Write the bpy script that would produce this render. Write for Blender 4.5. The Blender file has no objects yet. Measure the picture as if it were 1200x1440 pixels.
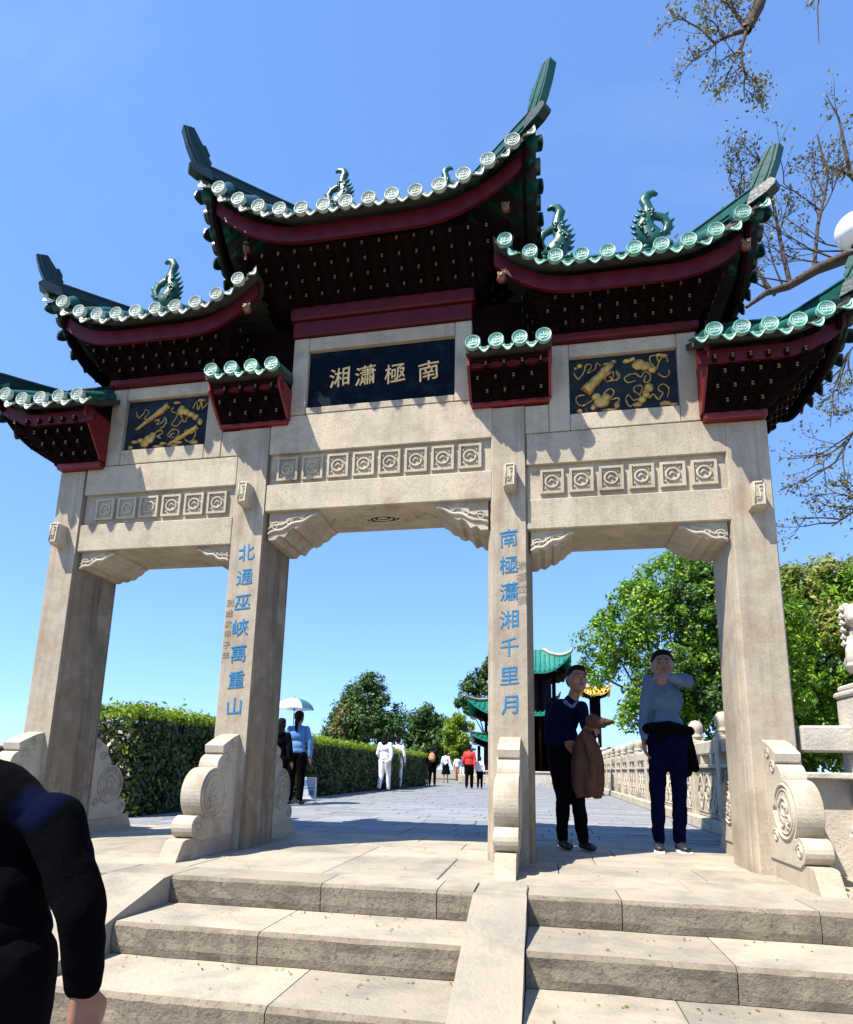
import bpy, math, random
import numpy as np, time; T0_ = time.time()
from mathutils import Vector, Matrix, noise
random.seed(7); np.random.seed(7)
PI = math.pi
SC = bpy.context.scene
COL = SC.collection
WORLD_SCALE = 0.85          # drawing units -> metres, applied to every top-level object at the end

# ------------------------------------------------------------------ camera, sky, sun, exposure
CAM = np.array([1.5077, -5.2094, .716])
YAW, PITCH, ROLL, FPX, PPX, PPY = .1872, .1962, -.0207, 877.0692, 600., 906.8933
_R0 = np.array([math.cos(YAW), math.sin(YAW), 0]); _Fh = np.array([-math.sin(YAW), math.cos(YAW), 0]); _Z = np.array([0, 0, 1.])
_F = _Fh*math.cos(PITCH)+_Z*math.sin(PITCH); _U0 = -_Fh*math.sin(PITCH)+_Z*math.cos(PITCH)
_R = math.cos(ROLL)*_R0-math.sin(ROLL)*_U0; _U = math.sin(ROLL)*_R0+math.cos(ROLL)*_U0
def at(u, v, y):
    """survey helper: the point of the vertical plane Y=y seen at photo pixel u,v"""
    r = _R*(u-PPX)/FPX+_U*(PPY-v)/FPX+_F
    return CAM+r*(y-CAM[1])/r[1]
cd = bpy.data.cameras.new('camera'); cam = bpy.data.objects.new('camera', cd); COL.objects.link(cam)
M = Matrix(((_R[0], _U[0], -_F[0]), (_R[1], _U[1], -_F[1]), (_R[2], _U[2], -_F[2]))).to_4x4()
M.translation = Vector(CAM*WORLD_SCALE)
cam.matrix_world = M
cd.sensor_fit = 'HORIZONTAL'; cd.sensor_width = 36; cd.lens = FPX/1200*36
cd.shift_y = (PPY-720)/1200.
cd.clip_start = .05; cd.clip_end = 3000
SC.camera = cam
SUN = Vector((-1.0, -1.0, 2.25)).normalized()
el = math.asin(SUN.z); az = math.atan2(SUN.x, SUN.y)
w = bpy.data.worlds.new('World'); SC.world = w; w.use_nodes = True
nt = w.node_tree; bg = nt.nodes['Background']
sky = nt.nodes.new('ShaderNodeTexSky'); sky.sky_type = 'NISHITA'; sky.sun_disc = False
sky.sun_elevation = el; sky.sun_rotation = az
sky.air_density = .95; sky.dust_density = .1; sky.ozone_density = 2.2; sky.altitude = 20
hs = nt.nodes.new('ShaderNodeHueSaturation'); hs.inputs['Saturation'].default_value = 1.0; hs.inputs['Value'].default_value = 1.0
# soften the sky's range evenly (the whole dome alike) so that zenith and horizon both keep their blue
gm = nt.nodes.new('ShaderNodeGamma'); gm.inputs[1].default_value = .60; tn = nt.nodes.new('ShaderNodeMix'); tn.data_type = 'RGBA'; tn.blend_type = 'MULTIPLY'; tn.inputs[0].default_value = 1; tn.inputs[7].default_value = (.67, 1.0, 1.55, 1)
nt.links.new(sky.outputs[0], gm.inputs[0]); nt.links.new(gm.outputs[0], tn.inputs[6]); nt.links.new(tn.outputs[2], hs.inputs['Color']); 
# faint wisps of high cloud
wt = nt.nodes.new('ShaderNodeTexCoord'); wm = nt.nodes.new('ShaderNodeMapping'); wm.inputs['Rotation'].default_value = (.3, .2, .9); wm.inputs['Scale'].default_value = (1.2, 5.5, 2.5)
wn = nt.nodes.new('ShaderNodeTexNoise'); wn.inputs['Scale'].default_value = 1.6; wn.inputs['Detail'].default_value = 8; wn.inputs['Roughness'].default_value = .62
wr_ = nt.nodes.new('ShaderNodeMapRange'); wr_.inputs[1].default_value = .54; wr_.inputs[2].default_value = .85; wr_.inputs[4].default_value = .16
wx = nt.nodes.new('ShaderNodeMix'); wx.data_type = 'RGBA'; wx.inputs[7].default_value = (2.2, 2.6, 3.0, 1)
nt.links.new(wt.outputs['Generated'], wm.inputs[0]); nt.links.new(wm.outputs[0], wn.inputs['Vector']); nt.links.new(wn.outputs['Fac'], wr_.inputs[0]); nt.links.new(wr_.outputs[0], wx.inputs[0])
nt.links.new(hs.outputs[0], wx.inputs[6]); nt.links.new(wx.outputs[2], bg.inputs[0]); bg.inputs[1].default_value = .15
sd = bpy.data.lights.new('sun', 'SUN'); sd.energy = 4.9; sd.angle = math.radians(.5); sd.color = (1, .92, .80)
so = bpy.data.objects.new('sun', sd); COL.objects.link(so)
so.rotation_euler = SUN.to_track_quat('Z', 'Y').to_euler(); so.location = (0, 0, 20)
vs = SC.view_settings; vs.view_transform = 'Standard'; vs.look = 'None'; vs.exposure = 1.18; vs.gamma = 1; vs.use_curve_mapping = False

# ------------------------------------------------------------------ materials
def mat(name, c1, c2=None, scale=6., rough=.8, bump=.0, bscale=60., speck=None, streak=None, metal=0., spec=.5,
        island=None, trans=0., rnd=.0, coat=0., detail=6., stain=None, sss=0.):
    m = bpy.data.materials.new(name); m.use_nodes = True
    t = m.node_tree; N = t.nodes; Lk = t.links; b = N['Principled BSDF']
    tc = N.new('ShaderNodeTexCoord')
    def nz(sc, det=6., vec=None, r=.6):
        n = N.new('ShaderNodeTexNoise'); n.inputs['Scale'].default_value = sc; n.inputs['Detail'].default_value = det
        n.inputs['Roughness'].default_value = r
        Lk.new(vec or tc.outputs['Object'], n.inputs['Vector']); return n.outputs['Fac']
    def ramp(f, a, bb):
        r = N.new('ShaderNodeMapRange'); r.inputs[1].default_value = a; r.inputs[2].default_value = bb
        Lk.new(f, r.inputs[0]); return r.outputs[0]
    def mix(f, a, bcol, mode='MIX'):
        x = N.new('ShaderNodeMix'); x.data_type = 'RGBA'; x.blend_type = mode
        if isinstance(f, (int, float)): x.inputs[0].default_value = f
        else: Lk.new(f, x.inputs[0])
        for i, c in ((6, a), (7, bcol)):
            if isinstance(c, tuple): x.inputs[i].default_value = (*c, 1)
            else: Lk.new(c, x.inputs[i])
        return x.outputs[2]
    col = c1
    if c2: col = mix(ramp(nz(scale, detail), .35, .65), c1, c2)
    if stain:      # broad weather stains: (colour, scale, low, high)
        col = mix(ramp(nz(stain[1], 5., r=.7), stain[2], stain[3]), col, stain[0])
    if streak:     # vertical run-off streaks: (colour, amount)
        mp = N.new('ShaderNodeMapping'); mp.inputs['Scale'].default_value = (9, 9, .7)
        Lk.new(tc.outputs['Object'], mp.inputs[0])
        f = ramp(nz(1., 6., mp.outputs[0]), .48, .72)
        mu = N.new('ShaderNodeMath'); mu.operation = 'MULTIPLY'; mu.inputs[1].default_value = streak[1]; Lk.new(f, mu.inputs[0])
        col = mix(mu.outputs[0], col, streak[0])
    if speck:      # mineral grain: (colour, scale, threshold)
        col = mix(ramp(nz(speck[1], 2.), speck[2], speck[2]+.07), col, speck[0])
    if island:     # colour of single leaves / pieces
        g = N.new('ShaderNodeNewGeometry')
        cr = N.new('ShaderNodeValToRGB'); Lk.new(g.outputs['Random Per Island'], cr.inputs[0])
        e = cr.color_ramp.elements
        e[0].color = (*island[0], 1); e[1].color = (*island[-1], 1)
        for i, c in enumerate(island[1:-1]):
            x = e.new((i+1)/(len(island)-1)); x.color = (*c, 1)
        if c2: col = mix(ramp(nz(scale, 2.), .4, .6), cr.outputs[0], c2)
        else: col = cr.outputs[0]
    if rnd:
        oi = N.new('ShaderNodeObjectInfo'); hs = N.new('ShaderNodeHueSaturation')
        r = N.new('ShaderNodeMapRange'); r.inputs[3].default_value = 1-rnd; r.inputs[4].default_value = 1+rnd
        Lk.new(oi.outputs['Random'], r.inputs[0]); Lk.new(r.outputs[0], hs.inputs['Value'])
        if isinstance(col, tuple): hs.inputs['Color'].default_value = (*col, 1)
        else: Lk.new(col, hs.inputs['Color'])
        col = hs.outputs[0]
    if isinstance(col, tuple): b.inputs['Base Color'].default_value = (*col, 1)
    else: Lk.new(col, b.inputs['Base Color'])
    b.inputs['Roughness'].default_value = rough; b.inputs['Metallic'].default_value = metal
    b.inputs['Specular IOR Level'].default_value = spec
    b.inputs['Coat Weight'].default_value = coat
    if coat: b.inputs['Coat Roughness'].default_value = .12
    if sss: b.inputs['Subsurface Weight'].default_value = sss; b.inputs['Subsurface Scale'].default_value = .02
    if bump:
        bp = N.new('ShaderNodeBump'); bp.inputs['Strength'].default_value = bump; bp.inputs['Distance'].default_value = .02
        a = N.new('ShaderNodeMath'); a.operation = 'ADD'
        Lk.new(nz(bscale, 8., r=.65), a.inputs[0]); Lk.new(nz(bscale*.12, 5.), a.inputs[1])
        Lk.new(a.outputs[0], bp.inputs['Height']); Lk.new(bp.outputs[0], b.inputs['Normal'])
    if trans:
        tr = N.new('ShaderNodeBsdfTranslucent'); ms = N.new('ShaderNodeMixShader'); ms.inputs[0].default_value = trans
        if isinstance(col, tuple): tr.inputs[0].default_value = (*col, 1)
        else: Lk.new(col, tr.inputs[0])
        out = N['Material Output']; Lk.new(b.outputs[0], ms.inputs[1]); Lk.new(tr.outputs[0], ms.inputs[2]); Lk.new(ms.outputs[0], out.inputs[0])
    return m
MT = dict(
 stone=mat('granite', (.44, .38, .28), (.355, .305, .23), 2.2, .85, .22, 90, speck=((.20, .17, .14), 95, .60), streak=((.20, .155, .11), .35), stain=((.23, .185, .13), 2.8, .50, .74), rnd=.09),
 pillar=mat('stained_granite', (.41, .355, .27), (.31, .265, .20), 2.2, .85, .22, 90, speck=((.20, .17, .14), 95, .60), streak=((.15, .11, .075), .62), stain=((.24, .185, .125), 1.9, .47, .68)),
 pillar_shade_run=mat('shaded_stained_granite', (.22, .175, .12), (.15, .115, .075), 2.5, .9, .25, 90, speck=((.10, .08, .06), 95, .60), streak=((.06, .042, .028), .9), stain=((.31, .26, .19), 2.2, .50, .70)),  # brown run-off stains, with the shade of the flanks put into the colour
 stone_l=mat('granite_pale', (.45, .395, .305), (.37, .325, .25), 2.6, .85, .25, 90, speck=((.24, .21, .18), 100, .60), stain=((.235, .195, .135), 2.4, .48, .70), rnd=.07),
 marble=mat('weathered_pale_stone', (.50, .465, .40), (.38, .345, .285), 3.5, .8, .4, 40, speck=((.3, .28, .25), 80, .64), stain=((.28, .24, .18), 2.2, .55, .72), rnd=.05),
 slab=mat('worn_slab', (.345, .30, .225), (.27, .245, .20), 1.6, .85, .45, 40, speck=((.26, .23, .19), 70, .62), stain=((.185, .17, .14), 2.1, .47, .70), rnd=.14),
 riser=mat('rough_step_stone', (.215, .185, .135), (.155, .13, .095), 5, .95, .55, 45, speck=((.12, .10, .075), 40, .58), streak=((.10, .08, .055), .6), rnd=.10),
 paver=mat('bluish_paver', (.225, .24, .26), (.18, .19, .205), 2.6, .8, .5, 30, speck=((.15, .16, .17), 50, .62), rnd=.17),
 joint=mat('joint_dirt', (.14, .125, .10), (.10, .09, .075), 9, .95, .5, 50),
 earth=mat('earth_and_gravel', (.20, .18, .14), (.14, .13, .10), .6, .95, .6, 8),
 red=mat('maroon_lacquer', (.085, .003, .008), (.055, .0025, .006), 7, .45, .12, 20, spec=.25, stain=((.05, .006, .006), 3.5, .55, .8)),
 redl=mat('red_lacquer', (.16, .005, .008), (.10, .004, .006), 6, .4, .12, 22, spec=.4),
 wood=mat('dark_bracket_wood', (.0075, .0018, .0018), (.003, .0012, .0012), 9, .85, .2, 30, spec=.06),
 woodb=mat('black_wood', (.012, .010, .012), None, 9, .8, spec=.1),
 goldc=mat('gold_characters', (.85, .60, .28), (.7, .46, .18), 30, .5, .2, 50),
 gold=mat('gold_paint', (.22, .115, .035), (.13, .07, .02), 30, .45, .3, 50, metal=.25),
 goldr=mat('gilded_relief', (.62, .40, .10), (.42, .25, .06), 22, .42, .5, 45, metal=.3, stain=((.22, .17, .09), 14, .5, .7)),
 cream=mat('cream_paint', (.20, .145, .085), (.12, .09, .05), 30, .6),
 board=mat('blue_black_board', (.002, .005, .011), (.003, .008, .015), 4, .85, .15, 60, spec=.08, stain=((.012, .02, .03), 6, .52, .72)),
 panel=mat('slate_blue_panel', (.010, .015, .024), (.024, .032, .042), 7, .9, .4, 40, spec=.1),
 cap=mat('glazed_tile_end', (.13, .38, .29), (.27, .48, .39), 18, .35, .35, 45, rnd=.14, coat=.3, stain=((.45, .50, .43), 11, .50, .68)),
 capw=mat('pale_glazed_tile_end', (.36, .46, .40), (.50, .53, .47), 20, .55, .35, 45, rnd=.16, coat=.08, stain=((.16, .26, .22), 14, .50, .66)),
 glaze=mat('green_glaze', (.0035, .060, .046), (.007, .085, .062), 9, .38, .08, 25, coat=.12, rnd=.10, spec=.35),
 ridge_shaded=mat('shaded_glaze', (.003, .020, .022), (.004, .032, .030), 8, .5, .1, 25, coat=.1, spec=.3),  # green glaze with the shade of the left-hand ridges put into its colour
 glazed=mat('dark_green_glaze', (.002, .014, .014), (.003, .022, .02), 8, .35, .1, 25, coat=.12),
 deck=mat('roof_bedding', (.025, .02, .02), (.04, .035, .03), 8, .9, .3, 30),
 teal=mat('teal_pavilion_tile', (.008, .13, .095), (.012, .18, .13), 3, .35, rnd=.1, coat=.2),
 yellow=mat('yellow_pavilion_tile', (.62, .30, .04), (.72, .42, .10), 3, .4),
 ink=mat('blue_inscription', (.004, .13, .30), (.008, .20, .42), 25, .7),
 ingrave=mat('grey_inscription', (.25, .215, .165), None, 25, .9),
 bark=mat('bark', (.075, .055, .04), (.04, .03, .024), 9, .9, .8, 25),
 barkp=mat('pale_bark', (.17, .14, .11), (.08, .065, .05), 6, .9, .6, 25),
 leaf_b=mat('bright_camphor_leaf', (0, 0, 0), None, 1, .5, trans=.35, island=[(.035, .10, .010), (.085, .21, .014), (.17, .33, .016), (.28, .40, .022)], spec=.35),
 leaf_d=mat('dark_leaf', (0, 0, 0), None, 1, .5, trans=.25, island=[(.018, .05, .012), (.04, .095, .016), (.07, .15, .022)], spec=.35),
 leaf_y=mat('yellow_green_leaf', (0, 0, 0), None, 1, .5, trans=.4, island=[(.09, .18, .01), (.19, .30, .012), (.30, .38, .03)]),
 leaf_o=mat('olive_brown_leaf', (0, 0, 0), None, 1, .6, trans=.3, island=[(.05, .08, .015), (.13, .13, .03), (.22, .15, .05), (.10, .14, .02)]),
 leaf_yo=mat('fresh_and_rusty_leaf', (0, 0, 0), None, 1, .55, trans=.35, island=[(.10, .17, .02), (.19, .27, .02), (.26, .28, .04), (.24, .17, .05)]),
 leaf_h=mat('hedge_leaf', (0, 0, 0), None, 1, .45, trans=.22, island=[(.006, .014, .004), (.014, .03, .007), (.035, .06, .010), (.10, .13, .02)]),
 leaf_s=mat('spring_bud_leaf', (0, 0, 0), None, 1, .6, trans=.3, island=[(.08, .10, .02), (.17, .17, .05), (.10, .08, .04), (.24, .22, .07)]),
 skin=mat('skin', (.25, .12, .075), (.20, .095, .06), 14, .5, .08, 40, sss=.08),
 hair=mat('black_hair', (.006, .005, .005), None, 1, .75, .5, 90, spec=.1),
 navy=mat('navy_wool', (.0028, .005, .022), (.002, .0035, .014), 8, .95, .35, 30, spec=.06),
 black=mat('black_cloth', (.0018, .0018, .0024), (.003, .003, .0045), 8, .95, .35, 22, spec=.05),
 bluepant=mat('dark_blue_trousers', (.0022, .0032, .026), (.0015, .0022, .016), 8, .95, .35, 22, spec=.05),
 grey=mat('grey_blue_sweater', (.10, .15, .235), (.08, .125, .20), 12, .9, .5, 40, spec=.2),
 brown=mat('brown_coat', (.085, .04, .025), (.06, .028, .018), 8, .9, .4, 24, spec=.2),
 sky=mat('sky_blue_shirt', (.09, .24, .50), (.07, .19, .42), 9, .85, .4, 22),
 white=mat('white_cloth', (.74, .74, .75), (.64, .64, .67), 9, .85, .3, 22),
 redc=mat('red_jacket', (.62, .02, .02), (.48, .015, .015), 9, .7, .3, 25),
 jacket=mat('black_jacket', (.0008, .0009, .0013), (.0013, .0015, .0022), 5, .95, .5, 14, spec=.04),
 jacketb=mat('dark_blue_yoke', (.0012, .003, .020), (.001, .002, .010), 5, .9, .4, 18, spec=.05),
 shoe=mat('black_shoe', (.012, .012, .014), None, 1, .5),
 sole=mat('white_sole', (.7, .7, .7), None, 1, .6),
 tan=mat('tan_backpack', (.42, .22, .10), (.33, .17, .08), 9, .8, .3, 20),
 plastic=mat('white_painted_metal', (.78, .78, .78), None, 1, .4),
 steel=mat('dark_steel', (.08, .08, .09), None, 1, .4, metal=.8),
 poster=mat('poster_print', (.62, .66, .78), (.40, .45, .66), 7, .5),
 umb=mat('white_umbrella_cloth', (.66, .70, .78), None, 1, .7, trans=.35),
 umbb=mat('teal_umbrella_cloth', (.05, .17, .24), None, 1, .7, trans=.3),
 globe=mat('white_glass_globe', (.86, .86, .84), None, 1, .15, coat=.6),
 brick=mat('dark_red_wall', (.09, .035, .028), (.06, .025, .02), 5, .85, .5, 20),
)

# ------------------------------------------------------------------ mesh builder
class MB:
    def __init__(s): s.v = []; s.f = []; s.m = []; s.sm = []
    def add(s, vs, fs, m=0, smooth=False):
        o = len(s.v); s.v += [tuple(map(float, p)) for p in vs]
        for f in fs: s.f.append(tuple(i+o for i in f)); s.m.append(m); s.sm.append(smooth)
        return s
    def box(s, x0, x1, y0, y1, z0, z1, m=0, c=0.):
        """box, edges chamfered by c"""
        if c <= 0:
            v = [(x, y, z) for z in (z0, z1) for y in (y0, y1) for x in (x0, x1)]
            return s.add(v, [(0, 2, 3, 1), (4, 5, 7, 6), (0, 1, 5, 4), (2, 6, 7, 3), (0, 4, 6, 2), (1, 3, 7, 5)], m)
        c = min(c, (x1-x0)*.45, (y1-y0)*.45, (z1-z0)*.45)
        X = (x0, x1); Y = (y0, y1); Zz = (z0, z1); v = []; idx = {}
        for i in (0, 1):
            for j in (0, 1):
                for k in (0, 1):
                    sx, sy, sz = (1, -1)[i], (1, -1)[j], (1, -1)[k]
                    for a in range(3):
                        d = [c*sx, c*sy, c*sz]; d[a] = 0
                        idx[(i, j, k, a)] = len(v); v.append((X[i]+d[0], Y[j]+d[1], Zz[k]+d[2]))
        f = []
        def q(*k): f.append(tuple(idx[x] for x in k))
        for i in (0, 1): q((i,0,0,0),(i,1,0,0),(i,1,1,0),(i,0,1,0))
        for j in (0, 1): q((0,j,0,1),(1,j,0,1),(1,j,1,1),(0,j,1,1))
        for k in (0, 1): q((0,0,k,2),(1,0,k,2),(1,1,k,2),(0,1,k,2))
        for i in (0, 1):
            for j in (0, 1): q((i,j,0,0),(i,j,1,0),(i,j,1,1),(i,j,0,1))
        for i in (0, 1):
            for k in (0, 1): q((i,0,k,0),(i,1,k,0),(i,1,k,2),(i,0,k,2))
        for j in (0, 1):
            for k in (0, 1): q((0,j,k,1),(1,j,k,1),(1,j,k,2),(0,j,k,2))
        for i in (0, 1):
            for j in (0, 1):
                for k in (0, 1): q((i,j,k,0),(i,j,k,1),(i,j,k,2))
        return s.add(v, f, m)
    def prism(s, poly, a0, a1, axis='x', m=0, smooth=False):
        """polygon extruded along an axis: poly in the two other coordinates"""
        def P(p, a):
            return {'x': (a, p[0], p[1]), 'y': (p[0], a, p[1]), 'z': (p[0], p[1], a)}[axis]
        n = len(poly); v = [P(p, a0) for p in poly]+[P(p, a1) for p in poly]
        s.add(v, [(i, (i+1) % n, n+(i+1) % n, n+i) for i in range(n)], m, smooth)
        s.add(v, [tuple(range(n))[::-1], tuple(range(n, 2*n))], m)
        return s
    def tube(s, pts, rad, n=8, m=0, caps=True, flat=1., smooth=True, up=None):
        pts = [Vector(p) for p in pts]
        if not hasattr(rad, '__len__'): rad = [rad]*len(pts)
        vs = []; K = len(pts)
        t0 = (pts[1]-pts[0]).normalized()
        a = Vector(up) if up else (Vector((0, 0, 1)) if abs(t0.z) < .9 else Vector((1, 0, 0)))
        for i, p in enumerate(pts):
            t = (pts[min(i+1, K-1)]-pts[max(i-1, 0)])
            if t.length < 1e-9: t = t0
            t = t.normalized(); b = t.cross(a)
            if b.length < 1e-6: b = t.orthogonal()
            b.normalize(); c = b.cross(t)
            if not up: a = c
            for k in range(n):
                g = 2*PI*k/n; vs.append(p+b*(math.cos(g)*rad[i]*flat)+c*(math.sin(g)*rad[i]))
        fs = [(i*n+k, i*n+(k+1) % n, (i+1)*n+(k+1) % n, (i+1)*n+k) for i in range(K-1) for k in range(n)]
        s.add(vs, fs, m, smooth)
        if caps: s.add([vs[k] for k in range(n)], [tuple(range(n))[::-1]], m); s.add(vs[-n:], [tuple(range(n))], m)
        return s
    def lathe(s, prof, cx=0, cy=0, n=16, m=0, smooth=True, a0=0):
        vs = []
        for r, z in prof:
            for k in range(n):
                g = 2*PI*k/n+a0; vs.append((cx+r*math.cos(g), cy+r*math.sin(g), z))
        K = len(prof)
        s.add(vs, [(i*n+k, i*n+(k+1) % n, (i+1)*n+(k+1) % n, (i+1)*n+k) for i in range(K-1) for k in range(n)], m, smooth)
        s.add(vs[:n], [tuple(range(n))[::-1]], m); s.add(vs[-n:], [tuple(range(n))], m)
        return s
    def ell(s, c, r, n=10, k=7, m=0, rot=None, smooth=True):
        vs = []; c = Vector(c)
        for i in range(k+1):
            th = PI*i/k
            for j in range(n):
                g = 2*PI*j/n; p = Vector((r[0]*math.sin(th)*math.cos(g), r[1]*math.sin(th)*math.sin(g), r[2]*math.cos(th)))
                if rot: p = rot @ p
                vs.append(c+p)
        s.add(vs, [(i*n+j, (i+1)*n+j, (i+1)*n+(j+1) % n, i*n+(j+1) % n) for i in range(k) for j in range(n)], m, smooth)
        return s
    def mesh(s, name, mats, fix=True):
        me = bpy.data.meshes.new(name); me.from_pydata(s.v, [], s.f)
        for mm in mats: me.materials.append(MT[mm] if isinstance(mm, str) else mm)
        me.polygons.foreach_set('material_index', s.m); me.polygons.foreach_set('use_smooth', s.sm)
        if fix:
            import bmesh
            b = bmesh.new(); b.from_mesh(me); bmesh.ops.remove_doubles(b, verts=b.verts, dist=1e-5)
            bmesh.ops.recalc_face_normals(b, faces=b.faces); b.to_mesh(me); b.free()
        me.update(); return me
    def build(s, name, mats, parent=None, loc=(0, 0, 0), fix=True, **kw):
        if not isinstance(mats, (list, tuple)): mats = [mats]
        return link(name, s.mesh(name, mats, fix), parent, loc, **kw)
def link(name, me, parent=None, loc=(0, 0, 0), rot=None, label=None, cat=None, group=None, kind=None, scale=None):
    o = bpy.data.objects.new(name, me); COL.objects.link(o); o.location = loc
    if rot: o.rotation_euler = rot
    if scale: o.scale = scale
    if parent: o.parent = parent
    if label: o['label'] = label
    if cat: o['category'] = cat
    if group: o['group'] = group
    if kind: o['kind'] = kind
    return o
def thing(name, label, cat, loc=(0, 0, 0), rotz=0, group=None, kind=None):
    o = link(name, None, None, loc, (0, 0, rotz), label, cat, group, kind); o.empty_display_size = .2
    return o
def arc(cx, cy, r, a0, a1, n):
    return [(cx+r*math.cos(a0+(a1-a0)*i/n), cy+r*math.sin(a0+(a1-a0)*i/n)) for i in range(n+1)]
TMP = bpy.data.scenes.new('workbench')      # modifiers are evaluated in a scene of their own, which stays light
def eval_mesh(o):
    COL.objects.unlink(o); TMP.collection.objects.link(o)
    vl = TMP.view_layers[0]; vl.update(); dg = vl.depsgraph; dg.update()
    me = bpy.data.meshes.new_from_object(o.evaluated_get(dg))
    TMP.collection.objects.unlink(o); COL.objects.link(o)
    return me
def roughen(me, amp, sc):
    for v in me.vertices:
        v.co += Vector(noise.noise_vector(v.co*sc))*amp
# ------------------------------------------------------------------ the ground
def sheet(name, quads, m, z=None, kind='structure'):
    b = MB()
    for q in quads: b.add(q, [tuple(range(len(q)))])
    o = b.build(name, m, fix=False); o['kind'] = kind; return o
YF = -1.30; TR = .54; RH = .1665; NS = 6
# ground with the raised terrace: low forecourt in front, terrace behind
b = MB()
zl = -RH*NS-.02
b.add([(-400, -60, zl), (400, -60, zl), (400, -.62, zl), (-400, -.62, zl)], [(0, 1, 2, 3)])
b.add([(-400, -.62, zl), (400, -.62, zl), (400, -.62, -.03), (-400, -.62, -.03)], [(0, 1, 2, 3)])
b.add([(-400, -.62, -.03), (400, -.62, -.03), (400, 900, -.03), (-400, 900, -.03)], [(0, 1, 2, 3)])
g = b.build('ground', 'earth', fix=False); g['kind'] = 'structure'
# forecourt paving below the steps
b = MB(); 
for i in range(-8, 9):
    for j in range(6):
        x = i*1.1+(.5 if j % 2 else 0); y = -4.56-(j+1)*.7
        b.box(x+.006, x+1.094, y+.006, y+.694, zl-.05, zl+.02+random.uniform(-.003, .003), c=.008)
o = b.build('forecourt_paving', 'slab', fix=False); o['kind'] = 'structure'
# platform: bed and the worn slabs
plat = MB().box(-4.2, 4.6, -1.25, 1.72, -.25, -.022).build('platform', 'joint'); plat['kind'] = 'structure'
random.seed(3)
rows = [(-1.30, -.92), (-.92, -.42), (-.42, .12), (.12, .66), (.66, 1.18), (1.18, 1.72)]
nslab = 0
for ri, (y0, y1) in enumerate(rows):
    if ri == 0: continue
    x = -4.2
    xe = 4.6
    while x < xe-.05:
        wd = random.choice((.8, 1.1, 1.35, 1.6, 1.0)); x1 = min(x+wd, xe)
        if xe-x1 < .35: x1 = xe
        sl = MB().box(x+.003, x1-.003, y0+.003, y1-.003, -.20 if ri == 0 else -.06, random.uniform(-.0015, .0015), c=.006).build('slab', 'slab', plat)
        x = x1; nslab += 1
for x0, x1 in ((-4.2, -2.8), (-2.8, -1.345), (-1.34, -.903), (1.083, 1.397), (4.255, 4.6)):
    MB().box(x0+.003, x1-.003, YF+.005, -.923, -.20, 0, c=.006).build('slab', 'slab', plat)
# steps: courses of long rough stones, treads worn smooth; two flights with a sloping ramp stone between
steps = thing('steps', 'broad flight of worn stone steps leading up to the archway', 'steps', (1.2, YF, 0), kind='structure')
def step_stone(x0, x1, k):
    y0 = YF-TR*k; z1 = -RH*k; dp = TR+.1 if k else .375
    n = max(6, int((x1-x0)/.07)); bmv = MB()
    # front face with an uneven, chipped upper edge; material 0 tread, 1 riser
    xs = [x0+(x1-x0)*i/n for i in range(n+1)]
    vt = []; 
    for x in xs:
        c1 = noise.noise(Vector((x*3, k*7.3, 1)))*.012; c2 = noise.noise(Vector((x*14, k*3.3, 5)))*.007
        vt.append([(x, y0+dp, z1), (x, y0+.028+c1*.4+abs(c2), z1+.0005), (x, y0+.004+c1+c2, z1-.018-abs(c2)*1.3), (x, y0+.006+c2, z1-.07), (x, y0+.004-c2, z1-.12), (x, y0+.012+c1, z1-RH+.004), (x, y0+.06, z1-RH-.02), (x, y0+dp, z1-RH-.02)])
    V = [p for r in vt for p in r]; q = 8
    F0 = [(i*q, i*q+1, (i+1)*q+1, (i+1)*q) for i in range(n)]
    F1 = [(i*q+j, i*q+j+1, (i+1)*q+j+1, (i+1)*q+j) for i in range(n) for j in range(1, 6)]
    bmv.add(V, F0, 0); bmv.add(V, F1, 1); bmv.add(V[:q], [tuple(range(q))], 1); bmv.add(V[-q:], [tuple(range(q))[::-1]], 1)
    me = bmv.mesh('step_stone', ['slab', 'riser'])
    o = link('step_stone', me, steps, loc=(-1.2, -YF, 0)); return o
random.seed(11)
joints = {0: [-.9, .13, .86, 1.08], 1: [-.9, -.02, 1.08], 2: [-.9, .28, 1.08], 3: [-.9, .5, 1.08], 4: [-.9, -.1, 1.08], 5: [-.9, .3, 1.08]}
jr = {0: [1.40, 1.93, 2.96, 4.25], 1: [1.40, 2.38, 3.4, 4.25], 2: [1.40, 2.1, 3.2, 4.25], 3: [1.4, 2.6, 4.25], 4: [1.4, 2.9, 4.25], 5: [1.4, 2.4, 4.25]}
for k in range(NS):
    for J in (joints[k], jr[k]):
        for a_, b_ in zip(J[:-1], J[1:]): step_stone(a_+.003, b_-.003, k)
# slope stones (the ramp between the flights and the one that closes the left end)
sl_ = RH/TR
def slope_stone(x0, x1, lift, ye=None):
    ya, yb = YF+.015, YF-TR*NS-.05
    b = MB(); n = 40; V = []
    for i in range(n+1):
        y = ya+(yb-ya)*i/n; z = min(lift*min(1, (ya-y)/.08), lift)-sl_*(ya-y); c = noise.noise(Vector((x0*5, y*6, 0)))*.004
        V += [(x0+c, y, z), (x1+c, y, z), (x1, y, z-.42), (x0, y, z-.42)]
    F = [(i*4+j, i*4+(j+1) % 4, (i+1)*4+(j+1) % 4, (i+1)*4+j) for i in range(n) for j in range(4)]
    b.add(V, F); b.add(V[:4], [(0, 1, 2, 3)]); b.add(V[-4:], [(3, 2, 1, 0)])
    b.build('slope_stone', 'slab', steps, (-1.2, -YF, 0))
slope_stone(1.083, 1.397, .02)
slope_stone(-1.34, -.903, .02)
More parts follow.
